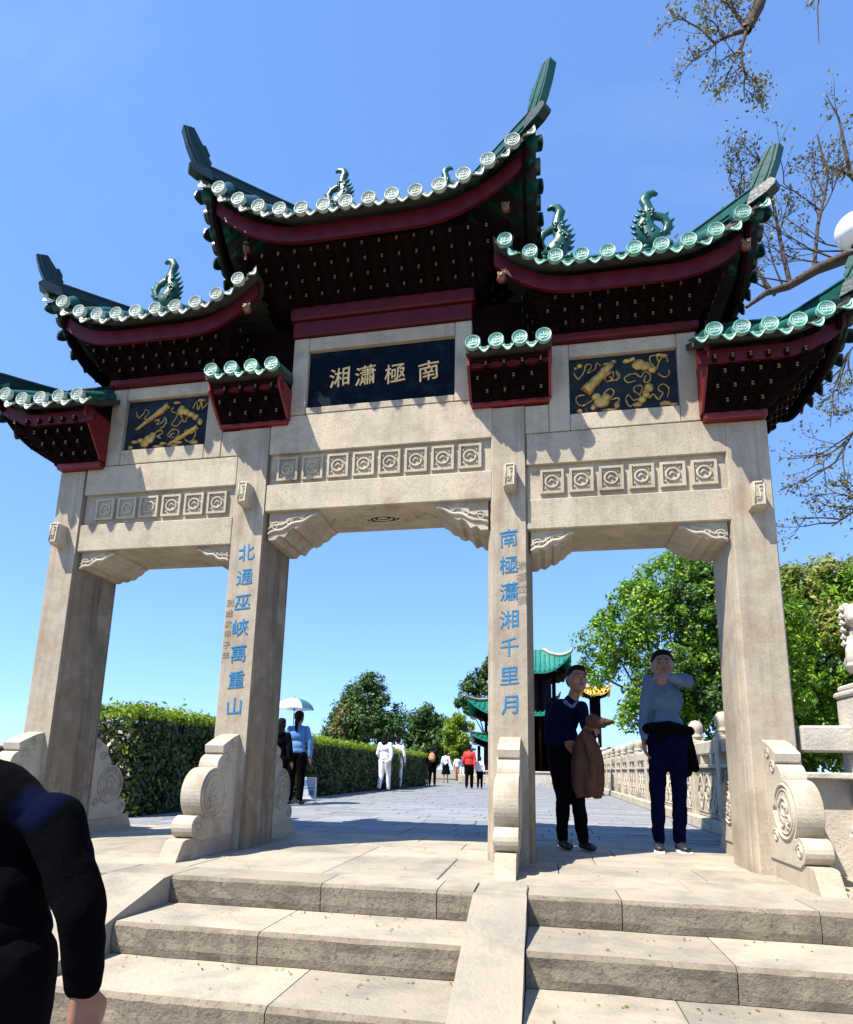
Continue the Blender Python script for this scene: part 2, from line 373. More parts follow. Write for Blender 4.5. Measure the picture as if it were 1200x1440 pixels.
# walkway pavers beyond the arch
walk = MB().box(-3.95, 4.05, 1.72, 70, -.3, -.024).build('walkway', 'joint'); walk['kind'] = 'structure'
random.seed(5)
pv = [MB().box(-.5, .5, -.5, .5, -.03, 0, c=.004).mesh('paver', ['paver']) for _ in range(1)]
far = MB(); cnt = 0; y = 1.72; row = 0
while y < 60:
    dy = .34 if y < 12 else .34
    x = -3.95-random.uniform(0, .5)
    while x < 4.05:
        wd = random.choice((.52, .62, .72, .85)); x0 = max(x, -3.95); x1 = min(x+wd, 4.05)
        if x1-x0 > .06:
            zz = random.uniform(-.004, .004)
            if y < 7.6 and cnt < 296 and x0 > -3.4:
                bb = MB(); hx = (x1-x0)/2-.006
                bb = link('paver', pv[0], walk, ((x0+x1)/2, y+dy/2, zz-.001), scale=(hx*2, dy-.012, 1)); cnt += 1
            else: far.box(x0+.006, x1-.006, y+.006, y+dy-.006, -.03, zz-.001)
        x += wd
    y += dy; row += 1
far.build('paving', MT['paver'], walk, fix=False, kind='stuff')

# ------------------------------------------------------------------ the archway
A, B, T = 1.237, 3.237, .65
CY = T/2
gate = thing('memorial_archway', 'tall grey stone memorial archway with four pillars, upturned green tiled roofs and gold characters', 'archway')
def text_mesh(ch, size, ext, m, bold=0., shear=.10):
    c = bpy.data.curves.new('character', 'FONT'); c.body = ch; c.size = size; c.extrude = ext; c.offset = bold
    c.align_x = 'CENTER'; c.align_y = 'CENTER'; c.resolution_u = 2
    o = bpy.data.objects.new('tmp', c); COL.objects.link(o); me = eval_mesh(o)
    bpy.data.objects.remove(o); bpy.data.curves.remove(c)
    xs = [v.co.x for v in me.vertices]; ys = [v.co.y for v in me.vertices]
    cx, cy = (min(xs)+max(xs))/2, (min(ys)+max(ys))/2
    for v in me.vertices:      # lay the glyph in the XZ plane, brush-written slant and slightly uneven strokes
        x, y, z = v.co.x-cx, v.co.y-cy, v.co.z
        y += x*shear; nn = noise.noise_vector(Vector((x*14/size*.2, y*14/size*.2, ord(ch) % 97)))*size*.035
        v.co = (x+nn.x, -z, y+nn.y)
    me.materials.clear(); me.materials.append(MT[m]); me.name = 'character'
    return me
# pillars
def pillar(cx, w, h, body=.19, seed=0):
    a = w/2; s = body
    ch = [(a, 0), (a+.012, .012), (a+.018, .034), (a+.010, .040), (s-.006, .095), (s, .105)]
    half = ch+[(x, T-y) for x, y in ch[::-1]]
    poly = half+[(-x, y) for x, y in half[::-1]]
    b = MB(); zs = [-.02, .04, .4, .8, 1.3, 1.8, 2.3, 2.8, h]; n = len(poly); V = []
    for z in zs:
        f = 1+.010*noise.noise(Vector((cx*3, 0, z)))
        if z < .05: f *= 1.015
        for x, y in poly: V.append((x*f, CY+(y-CY)*f, z))
    b.add(V, [(i*n+k, i*n+(k+1) % n, (i+1)*n+(k+1) % n, (i+1)*n+k) for i in range(len(zs)-1) for k in range(n)])
    b.add(V[:n], [tuple(range(n))[::-1]]); b.add(V[-n:], [tuple(range(n))])
    o = b.build('pillar', ['pillar', 'pillar_shade_run'], gate, (cx, 0, 0))
    if cx < 2:      # run-off stains and painted shade darken the right-hand and back faces of three pillars
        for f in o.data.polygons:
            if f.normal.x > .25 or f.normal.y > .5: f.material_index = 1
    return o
PZ = 3.975
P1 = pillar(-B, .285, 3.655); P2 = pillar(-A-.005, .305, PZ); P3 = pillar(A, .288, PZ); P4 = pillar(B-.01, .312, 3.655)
# vertical couplet
right_t = '南極瀟湘千里月'; left_t = '北通巫峽萬重山'
zr = [2.745, 2.53, 2.265, 2.005, 1.765, 1.515, 1.285]; zr = None
def couplet(pil, text, u_top, u_bot, vt, vb, xc):
    zt = at(u_top, vt, 0)[2]; zb = at(u_bot, vb, 0)[2]
    for i, ch in enumerate(text):
        z = zt+(zb-zt)*(i+.5)/7
        link('character', text_mesh(ch, .172, .004, 'ink', .0), pil, (xc, -.001, z))
couplet(P3, right_t, 715, 717, 738, 1012, -.005)
couplet(P2, left_t, 342, 324, 760, 1012, .01)
for i, ch in enumerate('涂樣並撰'): link('character', text_mesh(ch, .085, .002, 'ingrave', .0004), P3, (.105, -.001, 2.46-.105*i))
for i, ch in enumerate('別歲次甲子年'): link('character', text_mesh(ch, .075, .002, 'ingrave', .0002), P2, (-.115, -.001, 2.20-.10*i))
# protruding carved beam ends
def scroll(c, r, turns, rad, m=0, flipx=1, n=26, b=None, yy=0):
    pts = []
    for i in range(n+1):
        t = i/n; g = t*turns*2*PI; rr = r*(1-.82*t)
        pts.append((c[0]+flipx*rr*math.cos(g), yy, c[1]+rr*math.sin(g)))
    b.tube(pts, rad, 5, m); return b
def stub(pil, cx, z, hw=.055, hh=.118):
    o = MB().box(cx-hw, cx+hw, -.125, .02, z-hh, z+hh, c=.022).build('beam_end', 'stone', pil)
    b = MB(); q = hw-.018; r = hh-.025
    b.tube([(cx-q, -.127, z-r), (cx+q, -.127, z-r), (cx+q, -.127, z+r), (cx-q, -.127, z+r), (cx-q, -.127, z-r)], .006, 5)
    for s in (-1, 1): scroll((cx+s*q*.3, z+s*r*.45), q*.75, 1.1, .006, 0, s, 18, b, -.126)
    b.tube([(cx-q*.5, -.127, z-r*.6), (cx+q*.3, -.127, z-.02), (cx-q*.1, -.127, z+r*.5)], .006, 5)
    b.build('relief', 'stone', o)
stub(P4, .02, 2.945); stub(P1, -.02, 2.945); stub(P3, .015, 3.25); stub(P2, -.02, 3.25)
# lintels: plain lower stone, recessed frieze with carved squares, upper course
def frieze(parent, x0, x1, z0, z1, n, tw, th, xs, xe):
    back = MB().box(x0, x1, .045, T-.045, z0, z1).build('frieze', 'stone', parent)
    for i in range(n):
        cx = xs+(xe-xs)*i/(n-1); cz = (z0+z1)/2
        for (yy, sg) in ((.045, -1), (T-.045, 1)):
            b = MB(); y0, y1 = sorted((yy+sg*.032, yy+.001*-sg))
            f = .022
            b.box(cx-tw/2, cx+tw/2, y0, y1, cz+th/2-f, cz+th/2); b.box(cx-tw/2, cx+tw/2, y0, y1, cz-th/2, cz-th/2+f)
            b.box(cx-tw/2, cx-tw/2+f, y0, y1, cz-th/2+f, cz+th/2-f); b.box(cx+tw/2-f, cx+tw/2, y0, y1, cz-th/2+f, cz+th/2-f)
            b.box(cx-tw/2+f, cx+tw/2-f, min(yy+sg*.012, y1), max(yy+sg*.012, y0) if sg > 0 else y1, cz-th/2+f, cz+th/2-f)
            r = min(tw, th)*.27
            ring = [(cx+r*math.cos(2*PI*k/16), yy+sg*.018, cz+r*math.sin(2*PI*k/16)) for k in range(17)]
            b.tube(ring, .011, 6)
            b.tube([(cx-r*.5, yy+sg*.014, cz-r*.2), (cx-.1*r, yy+sg*.014, cz+r*.4), (cx+r*.5, yy+sg*.014, cz-.1*r)], .012, 5)
            for k in range(4):
                g = PI/4+k*PI/2; b.ell((cx+math.cos(g)*r*1.55, yy+sg*.012, cz+math.sin(g)*r*1.55), (.012, .012, .012), 6, 4)
            b.build('carved_square', 'stone', back)
    return back
def lintel(x0, x1, z0, zf0, zf1, z1, n, tw, th, xs, xe):
    lo = MB().box(x0, x1, .006, T-.006, z0, zf0, c=.008).build('lintel', 'stone', gate)
    mid = MB().box(x0, x1, .004, T-.004, zf1, z1-.003, c=.006).build('upper_course', 'stone', gate)
    frieze(lo, x0, x1, zf0, zf1, n, tw, th, xs, xe)
    return lo
LL = lintel(-B+.16, -A-.17, 2.785, 3.065, 3.392, 3.697, 6, .205, .225, -2.83, -1.60)
LR = lintel(A+.16, B-.17, 2.785, 3.065, 3.392, 3.697, 6, .205, .225, 1.615, 2.88)
LC = lintel(-A+.155, A-.15, 3.097, 3.37, 3.691, 4.085, 8, .21, .24, -.885, .885)
# soffit carving of the centre lintel
b = MB()
for r in (.34, .27): b.tube([(r*math.cos(2*PI*k/28), .33+r*.42*math.sin(2*PI*k/28), 3.098) for k in range(29)], .012, 5)
for s in (-1, 1):
    scroll((0, 0), .16, 1.4, .012, 0, s, 22, b, 0)
b2 = MB(); b2.v = [(x, .33+z*.5, 3.097) if abs(z) < .3 and abs(y) < .03 else (x, y, z) for x, y, z in b.v]; b2.f = b.f; b2.m = b.m; b2.sm = b.sm
for s in (-1, 1): b2.tube([(s*.36, .33, 3.097), (s*.44, .25, 3.097), (s*.52, .36, 3.097)], .012, 5)
b2.build('relief', 'stone', LC)
# carved braces in the corners of the openings
def brace(x, s, L, H, zt, parent=gate):
    """s=+1: grows to the right of x"""
    prof = [(0, 0), (L, 0), (L*.99, -.03), (L*.90, -.05), (L*.86, -.075), (L*.80, -.105), (L*.70, -.12), (L*.66, -.15), (L*.55, -.175), (L*.50, -.16), (L*.42, -.19), (L*.33, -H*.92), (L*.22, -H*.86), (L*.14, -H), (0, -H)]
    k = H/.28
    prof = [(x+s*px, zt+pz*(k if -pz < .25 else 1)) for px, pz in prof]
    if s < 0: prof = prof[::-1]
    o = MB().prism(prof, .05, T-.05, 'y').build('corner_brace', 'stone', parent)
    b = MB()
    pts = [(x+s*L*t, .047, zt-H*(.80-.66*t)+.012*math.sin(t*16)) for t in [i/14 for i in range(15)]]
    b.tube(pts, .016, 6)
    b.tube([(p[0]*1, p[1], p[2]+.055*k) for p in pts[:12]], .011, 6)
    for t, r in ((.14, .045), (.42, .038), (.68, .026)):
        scroll((x+s*L*t, zt-H*(.58-.5*t)), r, 1.6, .009, 0, s, 22, b, .046)
    b.build('relief', 'stone_l', o)
brace(-A+.187, 1, .50, .275, 3.097); brace(A-.187, -1, .48, .275, 3.097)
brace(-B+.187, 1, .37, .215, 2.785); brace(-A-.195, -1, .34, .20, 2.785)
brace(A+.187, 1, .37, .235, 2.785); brace(B-.20, -1, .39, .215, 2.785)
# upper stone frames
def stone(x0, x1, z0, z1, y0=0., y1=T, c=.006): return MB().box(x0+.0015, x1-.0015, y0, y1, z0+.0015, z1-.0015, c=c).build('frame_stone', 'stone', gate)
for s in (-1, 1):
    def sx(a, b_, z0, z1, y0=0.002, y1=T-.002):
        x0, x1 = sorted((s*a, s*b_)); return stone(x0, x1, z0, z1, y0, y1)
    sx(A+.15, 1.60, 3.70, 3.975, .004)       # behind the small eaves
    sx(1.60, 1.786, 3.70, 4.565); sx(2.72, 2.885, 3.70, 4.565)
    sx(1.786, 2.72, 3.70, 3.862, .004); sx(1.786, 2.72, 4.430, 4.565, .004)
    sx(.735, .897, 4.088, 4.93)
sx = None
stone(-.735, .735, 4.088, 4.160, .004, T-.004); stone(-.735, .735, 4.785, 4.93, .004, T-.004)
# side stone between pillar top and small eaves behind the centre posts
for s in (-1, 1):
    x0, x1 = sorted((s*.897, s*(A-.155))); stone(x0, x1, 4.0, 4.3, .03, T-.03)
# name board
nb = MB().box(-.733, .733, .05, T-.05, 4.162, 4.783).build('name_board', 'board', gate)
for ch, u in (('湘', 478), ('瀟', 514), ('極', 556), ('南', 603)):
    p = at(u, 531-(u-478)*.075, .05); link('character', text_mesh(ch, .222, .006, 'goldc', .0, .13), nb, (p[0], .045, p[2]))
b = MB()
# gilded relief panels
def ribbon(b, pts, r, y, m=0):
    P = [Vector(p) for p in pts]; out = []
    for i in range(len(P)-1):       # Catmull-Rom
        a, p, q, c = P[max(i-1, 0)], P[i], P[i+1], P[min(i+2, len(P)-1)]
        for k in range(5):
            t = k/5; out.append(.5*((2*p)+(-a+q)*t+(2*a-5*p+4*q-c)*t*t+(-a+3*p-3*q+c)*t**3))
    out.append(P[-1]); b.tube([(v[0], y, v[1]) for v in out], r, 5, m)
def relief_panel(x0, x1, motifs):
    z0, z1 = 3.864, 4.428; y = .05
    pn = MB().box(x0, x1, y, T-y, z0, z1).build('relief_panel', 'panel', gate)
    def X(p): return (x0+(x1-x0)*p[0], z0+(z1-z0)*(1-p[1]))
    for name, kind, data in motifs:
        b = MB()
        if kind == 'rib':
            for pts in data: ribbon(b, [X(p) for p in pts], .0062, y-.006)
        elif kind == 'rod':
            (p, q, r0, r1) = data; P = X(p); Q = X(q); n = 8
            b.tube([(P[0]+(Q[0]-P[0])*i/n, y-.008, P[1]+(Q[1]-P[1])*i/n) for i in range(n+1)], [(r0+(r1-r0)*i/n)*(1+.12*math.sin(i*2.4)) for i in range(n+1)], 8)
        elif kind == 'blob':
            for (u, v_, r, r2) in data: c = X((u, v_)); b.ell((c[0], y-.004, c[1]), (r*.85, .024, r2*.85), 10, 6)
        roughen_b = b; me = b.mesh(name, ['goldr']); roughen(me, .008, 55); link(name, me, pn)
    return pn
relief_panel(1.788, 2.718, [
 ('scroll_case', 'rod', ((.15, .60), (.40, .16), .055, .03)), ('gourd', 'blob', [(.66, .20, .075, .06), (.72, .24, .06, .05), (.78, .31, .045, .035)]),
 ('flower_basket', 'blob', [(.30, .80, .085, .065), (.25, .70, .05, .04), (.34, .73, .05, .05), (.22, .88, .03, .03)]),
 ('fan', 'blob', [(.74, .62, .05, .05), (.71, .72, .04, .05), (.67, .82, .045, .04), (.63, .90, .05, .03)]),
 ('cloud', 'blob', [(.10, .13, .035, .025), (.06, .17, .02, .012), (.36, .14, .04, .016), (.42, .11, .03, .02), (.55, .12, .05, .02), (.60, .10, .035, .018), (.85, .07, .04, .016), (.90, .09, .035, .02)]),
 ('rock', 'blob', [(.09, .93, .03, .025), (.37, .955, .08, .014), (.88, .92, .06, .03), (.95, .95, .05, .02), (.44, .88, .03, .04)]),
 ('ribbon', 'rib', [[(.04, .22), (.08, .36), (.13, .28), (.17, .12), (.22, .14), (.18, .26), (.24, .22), (.27, .10), (.30, .16)],
                    [(.33, .38), (.37, .32), (.42, .28), (.40, .42), (.35, .44), (.33, .36)], [(.38, .36), (.42, .44), (.46, .40), (.44, .26), (.48, .38), (.44, .46)],
                    [(.62, .36), (.56, .36), (.52, .42), (.55, .50), (.62, .48)], [(.62, .34), (.67, .42), (.71, .34), (.76, .40), (.74, .52), (.70, .50), (.72, .40)],
                    [(.79, .26), (.76, .10), (.81, .06), (.84, .18), (.82, .32)], [(.84, .20), (.88, .10), (.92, .14), (.92, .20)], [(.83, .38), (.88, .46), (.93, .42), (.93, .34)],
                    [(.22, .74), (.12, .84), (.06, .76), (.08, .66), (.14, .66)], [(.32, .66), (.38, .58), (.42, .64), (.38, .76), (.46, .76), (.44, .88)],
                    [(.66, .72), (.68, .60), (.63, .56), (.60, .64), (.66, .76), (.60, .82), (.55, .72), (.52, .80), (.56, .92), (.60, .88)],
                    [(.74, .80), (.78, .74), (.82, .84), (.86, .74), (.82, .66), (.86, .58), (.92, .66), (.90, .82)]])])
relief_panel(-2.718, -1.788, [
 ('sword', 'rod', ((.12, .58), (.50, .14), .010, .036)), ('flute', 'rod', ((.54, .94), (.88, .62), .014, .026)),
 ('gourd', 'blob', [(.66, .26, .055, .07), (.72, .30, .05, .04), (.78, .36, .05, .035), (.84, .42, .045, .04), (.90, .52, .035, .045)]),
 ('shell', 'blob', [(.30, .78, .07, .06), (.25, .86, .06, .05), (.34, .72, .04, .05), (.20, .80, .05, .03)]),
 ('cloud', 'blob', [(.60, .10, .05, .014), (.90, .10, .06, .014), (.13, .82, .06, .02), (.48, .90, .05, .02), (.66, .90, .06, .02)]),
 ('rock', 'blob', [(.08, .93, .035, .03), (.42, .95, .07, .015), (.62, .96, .06, .014), (.85, .92, .06, .03)]),
 ('ribbon', 'rib', [[(.10, .20), (.14, .34), (.19, .26), (.22, .18), (.26, .24), (.21, .36), (.27, .38)], [(.34, .44), (.40, .40), (.37, .50), (.44, .46), (.47, .38), (.49, .48), (.43, .60)],
                    [(.56, .18), (.54, .26), (.62, .34), (.56, .52), (.63, .56), (.68, .44), (.66, .36)], [(.74, .40), (.72, .50), (.68, .44)],
                    [(.80, .24), (.84, .10), (.86, .28), (.90, .12), (.91, .26), (.97, .16)], [(.56, .78), (.52, .72), (.60, .62), (.66, .70), (.62, .80), (.56, .74), (.60, .70)],
                    [(.72, .70), (.76, .66), (.80, .74), (.86, .70), (.84, .86), (.78, .90), (.74, .84)], [(.36, .68), (.42, .62), (.46, .68), (.40, .74), (.44, .78)]])])

# drum stones at the foot of every pillar
def drum(pil, sgn, detail=True):
    """sgn=-1 in front of the pillar, +1 behind it"""
    yb = 0. if sgn < 0 else T
    pr = [(0, .13), (0, .985), (.10, .955), (.225, .90), (.275, .875), (.265, .82), (.235, .80)]
    pr += arc(.245, .70, .10, PI*.42, PI*.02, 4)
    pr += [(.345, .69)]
    pr += arc(.36, .475, .215, PI*.48, -PI*.30, 18)[0:]
    pr += [(.50, .31)] + arc(.575, .235, .085, PI*.75, -PI*.45, 11) + [(.56, .13)]
    pts = [(yb+sgn*-0 + sgn*p[0] if sgn > 0 else yb-p[0], p[1]) for p in pr]
    px = pil.location.x
    w = .085
    if sgn > 0: pts = [(T+p[0], p[1]) for p in pr]
    d = MB().prism(pts, -w, w, 'x').build('drum_stone', 'stone_l', pil)
    # rounded drum edge bands and base
    base = [(0, -.02), (0, .16), (.70, .15), (.74, .14), (.83, -.02)]
    base = [((T+p[0]) if sgn > 0 else -p[0], p[1]) for p in base]
    MB().prism(base, -w+.012, w-.012, 'x').build('plinth', 'stone', d)
    b = MB(); cy0 = (T+.36) if sgn > 0 else -.36
    for s in (-1, 1):
        for r, q in ((.185, .012), (.15, .007)):
            b.tube([(s*(w+.001), cy0+r*math.cos(2*PI*k/22), .475+r*math.sin(2*PI*k/22)) for k in range(23)], q, 5)
        for (dy, dz, r) in ((0, .02, .085), (.05, -.07, .05), (-.06, -.06, .05)):
            pts = []
            for i in range(20):
                t = i/19; g = t*3*PI+dy*30; rr = r*(1-.8*t); pts.append((s*(w+.002), cy0+dy+rr*math.cos(g), .475+dz+rr*math.sin(g)))
            b.tube(pts, .010, 5)
        for (yy, zz, r) in ((.575, .235, .055), (.20, .78, .05), (.12, .88, .04), (.16, .30, .05)):
            y0 = T+yy if sgn > 0 else -yy
            b.tube([(s*(w+.001), y0+r*(1-.7*i/14)*math.cos(i*.75), zz+r*(1-.7*i/14)*math.sin(i*.75)) for i in range(15)], .008, 5)
    b.build('relief', 'stone_l', d)
    return d
for p in (P1, P2, P3, P4):
    drum(p, -1); drum(p, 1)
# ------------------------------------------------------------------ timber cores, brackets, roofs
MB().box(-.905, .905, -.035, T+.035, 4.932, 5.095, c=.01).box(-.93, .93, -.075, T+.075, 5.097, 5.235, c=.015).build('tie_beam', 'red', gate)
for s in (-1, 1):
    x0, x1 = sorted((s*.905, s*1.585))
    MB().box(x0, x1, .07, T-.07, 4.30, 5.12).build('boarding', 'wood', gate)
    x0, x1 = sorted((s*1.60, s*2.905))
    MB().box(x0, x1, -.06, T+.06, 4.567, 4.645, c=.015).build('tie_beam', 'red', gate)
def arm_mesh(k):
    """one bracket arm pointing to -y, origin where it leaves the bracket bed: block, arm, gold nose"""
    b = MB(); 
    b.box(-.040, .040, -.035, .05, -.030, .012, 0, .006)
    b.prism([(.06, -.012), (-.055, -.012), (-.080, .006), (-.080, .040), (.06, .040)], -.017, .017, 'x', 0)
    b.box(-.010, .010, -.086, -.0805, .006, .019, 1)
    b.box(-.009, .009, -.086, -.0805, .027, .038, 2)
    b.box(-.050, .050, -.05, .03, .043, .060, 0, .004)
    return b.mesh('bracket_arm', ['wood', 'gold', 'cream'])
ARM = arm_mesh(0)
def bracket_bed(x0, x1, y0, y1, z0, X0, X1, Y0, Y1, z1, rows, step, name='bracket_bed', m='wood', sides=(1, 1), faces='fblr'):
    b = MB(); V = [(x0, y0, z0), (x1, y0, z0), (x1, y1, z0), (x0, y1, z0), (X0, Y0, z1), (X1, Y0, z1), (X1, Y1, z1), (X0, Y1, z1)]
    b.add(V, [(3, 2, 1, 0), (4, 5, 6, 7), (0, 1, 5, 4), (1, 2, 6, 5), (2, 3, 7, 6), (3, 0, 4, 7)])
    bed = b.build(name, m, gate)
    for r in range(rows):
        f = (r+.35)/rows
        xa, xb = x0+(X0-x0)*f, x1+(X1-x1)*f; ya, yb = y0+(Y0-y0)*f, y1+(Y1-y1)*f; z = z0+(z1-z0)*f-.01
        off = .5*(r % 2)
        if 'f' in faces or 'b' in faces:
            n = int((xb-xa)/step); c = (xa+xb)/2
            for i in range(n+1):
                x = c+(i-n/2+off-.25)*step
                if not xa+.03 < x < xb-.03: continue
                if 'f' in faces: link('bracket_arm', ARM, bed, (x, ya+.01, z))
                if 'b' in faces and r % 2 == 0: link('bracket_arm', ARM, bed, (x, yb-.01, z), (0, 0, PI))
        n = int((yb-ya)/step)
        for i in range(n+1):
            y = (ya+yb)/2+(i-n/2+off-.25)*step
            if not ya+.03 < y < yb-.03: continue
            if 'r' in faces: link('bracket_arm', ARM, bed, (xb-.01, y, z), (0, 0, PI/2))
            if 'l' in faces: link('bracket_arm', ARM, bed, (xa+.01, y, z), (0, 0, -PI/2))
    return bed
def cap_geo(b, r, y0, m):
    """round eave tile end facing -y with raised rim and a raised sign"""
    n = 18
    b.lathe([(0.001, 0)], n=3) if False else None
    ring = lambda rr, y: [(rr*math.cos(2*PI*k/n), y, rr*math.sin(2*PI*k/n)) for k in range(n)]
    prof = [(r, y0+.035), (r, y0-.004), (r*.94, y0-.010), (r*.84, y0-.008), (r*.80, y0), (r*.05, y0+.001)]
    V = []
    for rr, y in prof: V += ring(rr, y)
    b.add(V, [(i*n+k, i*n+(k+1) % n, (i+1)*n+(k+1) % n, (i+1)*n+k) for i in range(len(prof)-1) for k in range(n)], m)
    b.add(ring(r*.05, y0+.001), [tuple(range(n))], m)
    # longevity-style sign: ring and bars
    q = r*.62
    b.tube([(q*math.cos(2*PI*k/14), y0-.001, q*math.sin(2*PI*k/14)) for k in range(15)], r*.05, 4, m)
    for z in (-.34, -.02, .30): b.box(-q*(.55 if z else .8), q*(.55 if z else .8), y0-.003, y0+.002, z*r*1.2-r*.035, z*r*1.2+r*.035, m)
    b.box(-r*.035, r*.035, y0-.0035, y0+.002, -q*.8, q*.8, m)
    for s in (-1, 1): b.ell((s*q*.55, y0, 0), (r*.09, .004, r*.16), 6, 4, m)
def make_roof(name, cx, cy, hx, hy, z0, L, p, u0, rx, zr, xs, cap='cap', left='hip', right='hip', capr=None, fas=.17, ridge_h=.14, drop=.105, tails=True, tail_k=1., edge=None, hipr=True, tailm=('glaze',), n_side=7):
    def lift(u):
        a = abs(u)
        if (u < 0 and left == 'wall') or (u > 0 and right == 'wall'): return 0
        return L*max(0, (a-u0)/(1-u0))**p
    XL = cx-hx; XR = cx+hx
    rl, rr_ = cx-rx, cx+rx
    if left != 'hip': rl = XL
    if right != 'hip': rr_ = XR
    def ext(v): return (XL*(1-v)+rl*v, XR*(1-v)+rr_*v)
    def zz(u, v): w_ = v**1.12; return (z0+lift(u))*(1-w_)+zr*w_
    def S(side, u, v):
        """side 0 front(-y) 1 back 2 right 3 left"""
        xl, xr = ext(v); yy = hy*(1-v)
        if side < 2:
            x = (xl+xr)/2+u*(xr-xl)/2; return Vector((x, cy+(yy if side else -yy), zz(u, v)))
        x = xr if side == 2 else xl
        s_ = L*max(0, (abs(u)-.25)/.75)**p if True else 0
        w_ = v**1.12
        zc = (z0+s_)*(1-w_)+zr*w_
        return Vector((x, cy+u*yy, zc))
    def uat(x, v): xl, xr = ext(v); return (x-(xl+xr)/2)/((xr-xl)/2)
    nu, nv = 28, 6
    b = MB(); th = .055
    sides = [0, 1]+([2] if right == 'hip' else [])+([3] if left == 'hip' else [])
    for sd_ in sides:
        U = nu if sd_ < 2 else 16
        V = []
        for j in range(nv+1):
            for i in range(U+1):
                q = S(sd_, -1+2*i/U, j/nv); V.append(q-Vector((0, 0, .03)))
        n0 = len(V)
        V += [q-Vector((0, 0, th)) for q in V]
        F = []
        for j in range(nv):
            for i in range(U):
                a = j*(U+1)+i; F += [(a, a+1, a+U+2, a+U+1), (n0+a, n0+a+U+1, n0+a+U+2, n0+a+1)]
        for i in range(U): F.append((i, n0+i, n0+i+1, i+1))
        for j in range(nv):
            a = j*(U+1); c = a+U; F += [(a, a+U+1, n0+a+U+1, n0+a), (c, n0+c, n0+c+U+1, c+U+1)]
        b.add(V, F)
    roof = b.build(name, 'deck', gate)
    r = capr or .075
    # fascia boards
    for sd_ in sides:
        U = 28; b = MB(); V = []
        for i in range(U+1):
            u = -1+2*i/U; q = S(sd_, u, 0)
            ins = .045
            d = Vector((0, ins if sd_ == 0 else -ins, 0)) if sd_ < 2 else Vector((-ins if sd_ == 2 else ins, 0, 0))
            q = Vector((min(max(q.x, XL+(ins if left == 'hip' else 0)), XR-(ins if right == 'hip' else 0)), min(max(q.y, cy-hy+ins), cy+hy-ins), q.z))+(d if True else d)
            q.x = min(max(q.x, XL+(ins if left == 'hip' else 0)), XR-(ins if right == 'hip' else 0)); q.y = min(max(q.y, cy-hy+ins), cy+hy-ins)
            t_ = .035; inn = d.normalized()*t_
            taper = 1-.45*max(0, (abs(u)-.9)/.1)**1.5*(1 if (u > 0 and (right == 'hip' or sd_ > 1)) or (u < 0 and (left == 'hip' or sd_ > 1)) else 0)
            zt = q.z-drop; zb = zt-fas*taper
            V += [(q.x, q.y, zt), (q.x, q.y, zb), (q.x+inn.x, q.y+inn.y, zb), (q.x+inn.x, q.y+inn.y, zt)]
        F = [(i*4+j, i*4+(j+1) % 4, (i+1)*4+(j+1) % 4, (i+1)*4+j) for i in range(U) for j in range(4)]
        b.add(V, F); b.add(V[:4], [(0, 1, 2, 3)]); b.add(V[-4:], [(3, 2, 1, 0)])
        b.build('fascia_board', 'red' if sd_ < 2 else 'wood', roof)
        # batten between fascia and tiles
    # tile columns
    def column(sd_, pos, r):
        """pos = x for front/back, y for the sides"""
        pts = []; dirv = None
        for j in range(7):
            v = j/6*.985
            if sd_ < 2:
                u = uat(pos, v)
                if abs(u) > 1: break
                q = S(sd_, u, v)
            else:
                if hy*(1-v) < 1e-6: break
                u = (pos-cy)/(hy*(1-v))
                if abs(u) > 1: break
                q = S(sd_, u, v)
            pts.append(q)
        return pts
    def emit(sd_, pos, r):
        pts = column(sd_, pos, r)
        if not pts: return
        if len(pts) < 2: pts.append(pts[0]+Vector(((0, .06, .02), (0, -.06, .02), (-.06, 0, .02), (.06, 0, .02))[sd_]))
        o0 = pts[0]
        rotz = (0, PI, PI/2, -PI/2)[sd_]
        Rm = Matrix.Rotation(-rotz, 3, 'Z')
        loc = [Rm @ (q-o0) for q in pts]
        b = MB()
        b.tube([Vector((0, .02, 0))]+loc[1:], r*.92, 9, 1, caps=False)
        cap_geo(b, r, -.028, 0)
        b.build('round_tile', [cap if sd_ < 2 else 'glazed', 'glaze'], roof, o0, fix=False).rotation_euler = (0, 0, rotz)  # side tile ends: their unlit look is painted in with the dark glaze
    def drip(sd_, u, wd):
        q = S(sd_, u, 0); q2 = S(sd_, min(u+.03, 1), 0); q1 = S(sd_, max(u-.03, -1), 0)
        rotz = (0, PI, PI/2, -PI/2)[sd_]
        t = (q2-q1); sl = math.atan2(t.z, math.hypot(t.x, t.y))*(1 if sd_ in (0, 2) else -1)
        b = MB(); n = 8; V = []
        for i in range(n+1):
            a = -1+2*i/n; x = a*wd/2; top = -.072+.026*a*a; bot = top-.048*(1-abs(a)**1.6)-.012
            tl = .012*(1-a*a)
            V += [(x, -.030-tl, top), (x, -.052-tl, bot), (x, -.040-tl, bot), (x, -.018, top)]
        F = [(i*4+j, i*4+(j+1) % 4, (i+1)*4+(j+1) % 4, (i+1)*4+j) for i in range(n) for j in range(4)]
        b.add(V, F); b.add(V[:4], [(0, 1, 2, 3)]); b.add(V[-4:], [(3, 2, 1, 0)])
        b.tube([(a*wd*.3, -.053, -.088+.02*a*a) for a in (-1, -.5, 0, .5, 1)], .005, 4)
        # tray running up the slope
        V = []; 
        for i in range(5):
            a = -1+i/2; V += [(a*wd/2, -.02, -.072+.026*a*a), (a*wd/2, .16, .03+.028*a*a)]
        b.add(V, [(2*i, 2*i+1, 2*i+3, 2*i+2) for i in range(4)], 1)
        b.build('drip_tile', [cap if sd_ < 2 else 'glazed', 'glaze'], roof, q, fix=False).rotation_euler = (0, -sl*.9, rotz)  # side drips likewise carry their shade in the dark glaze colour
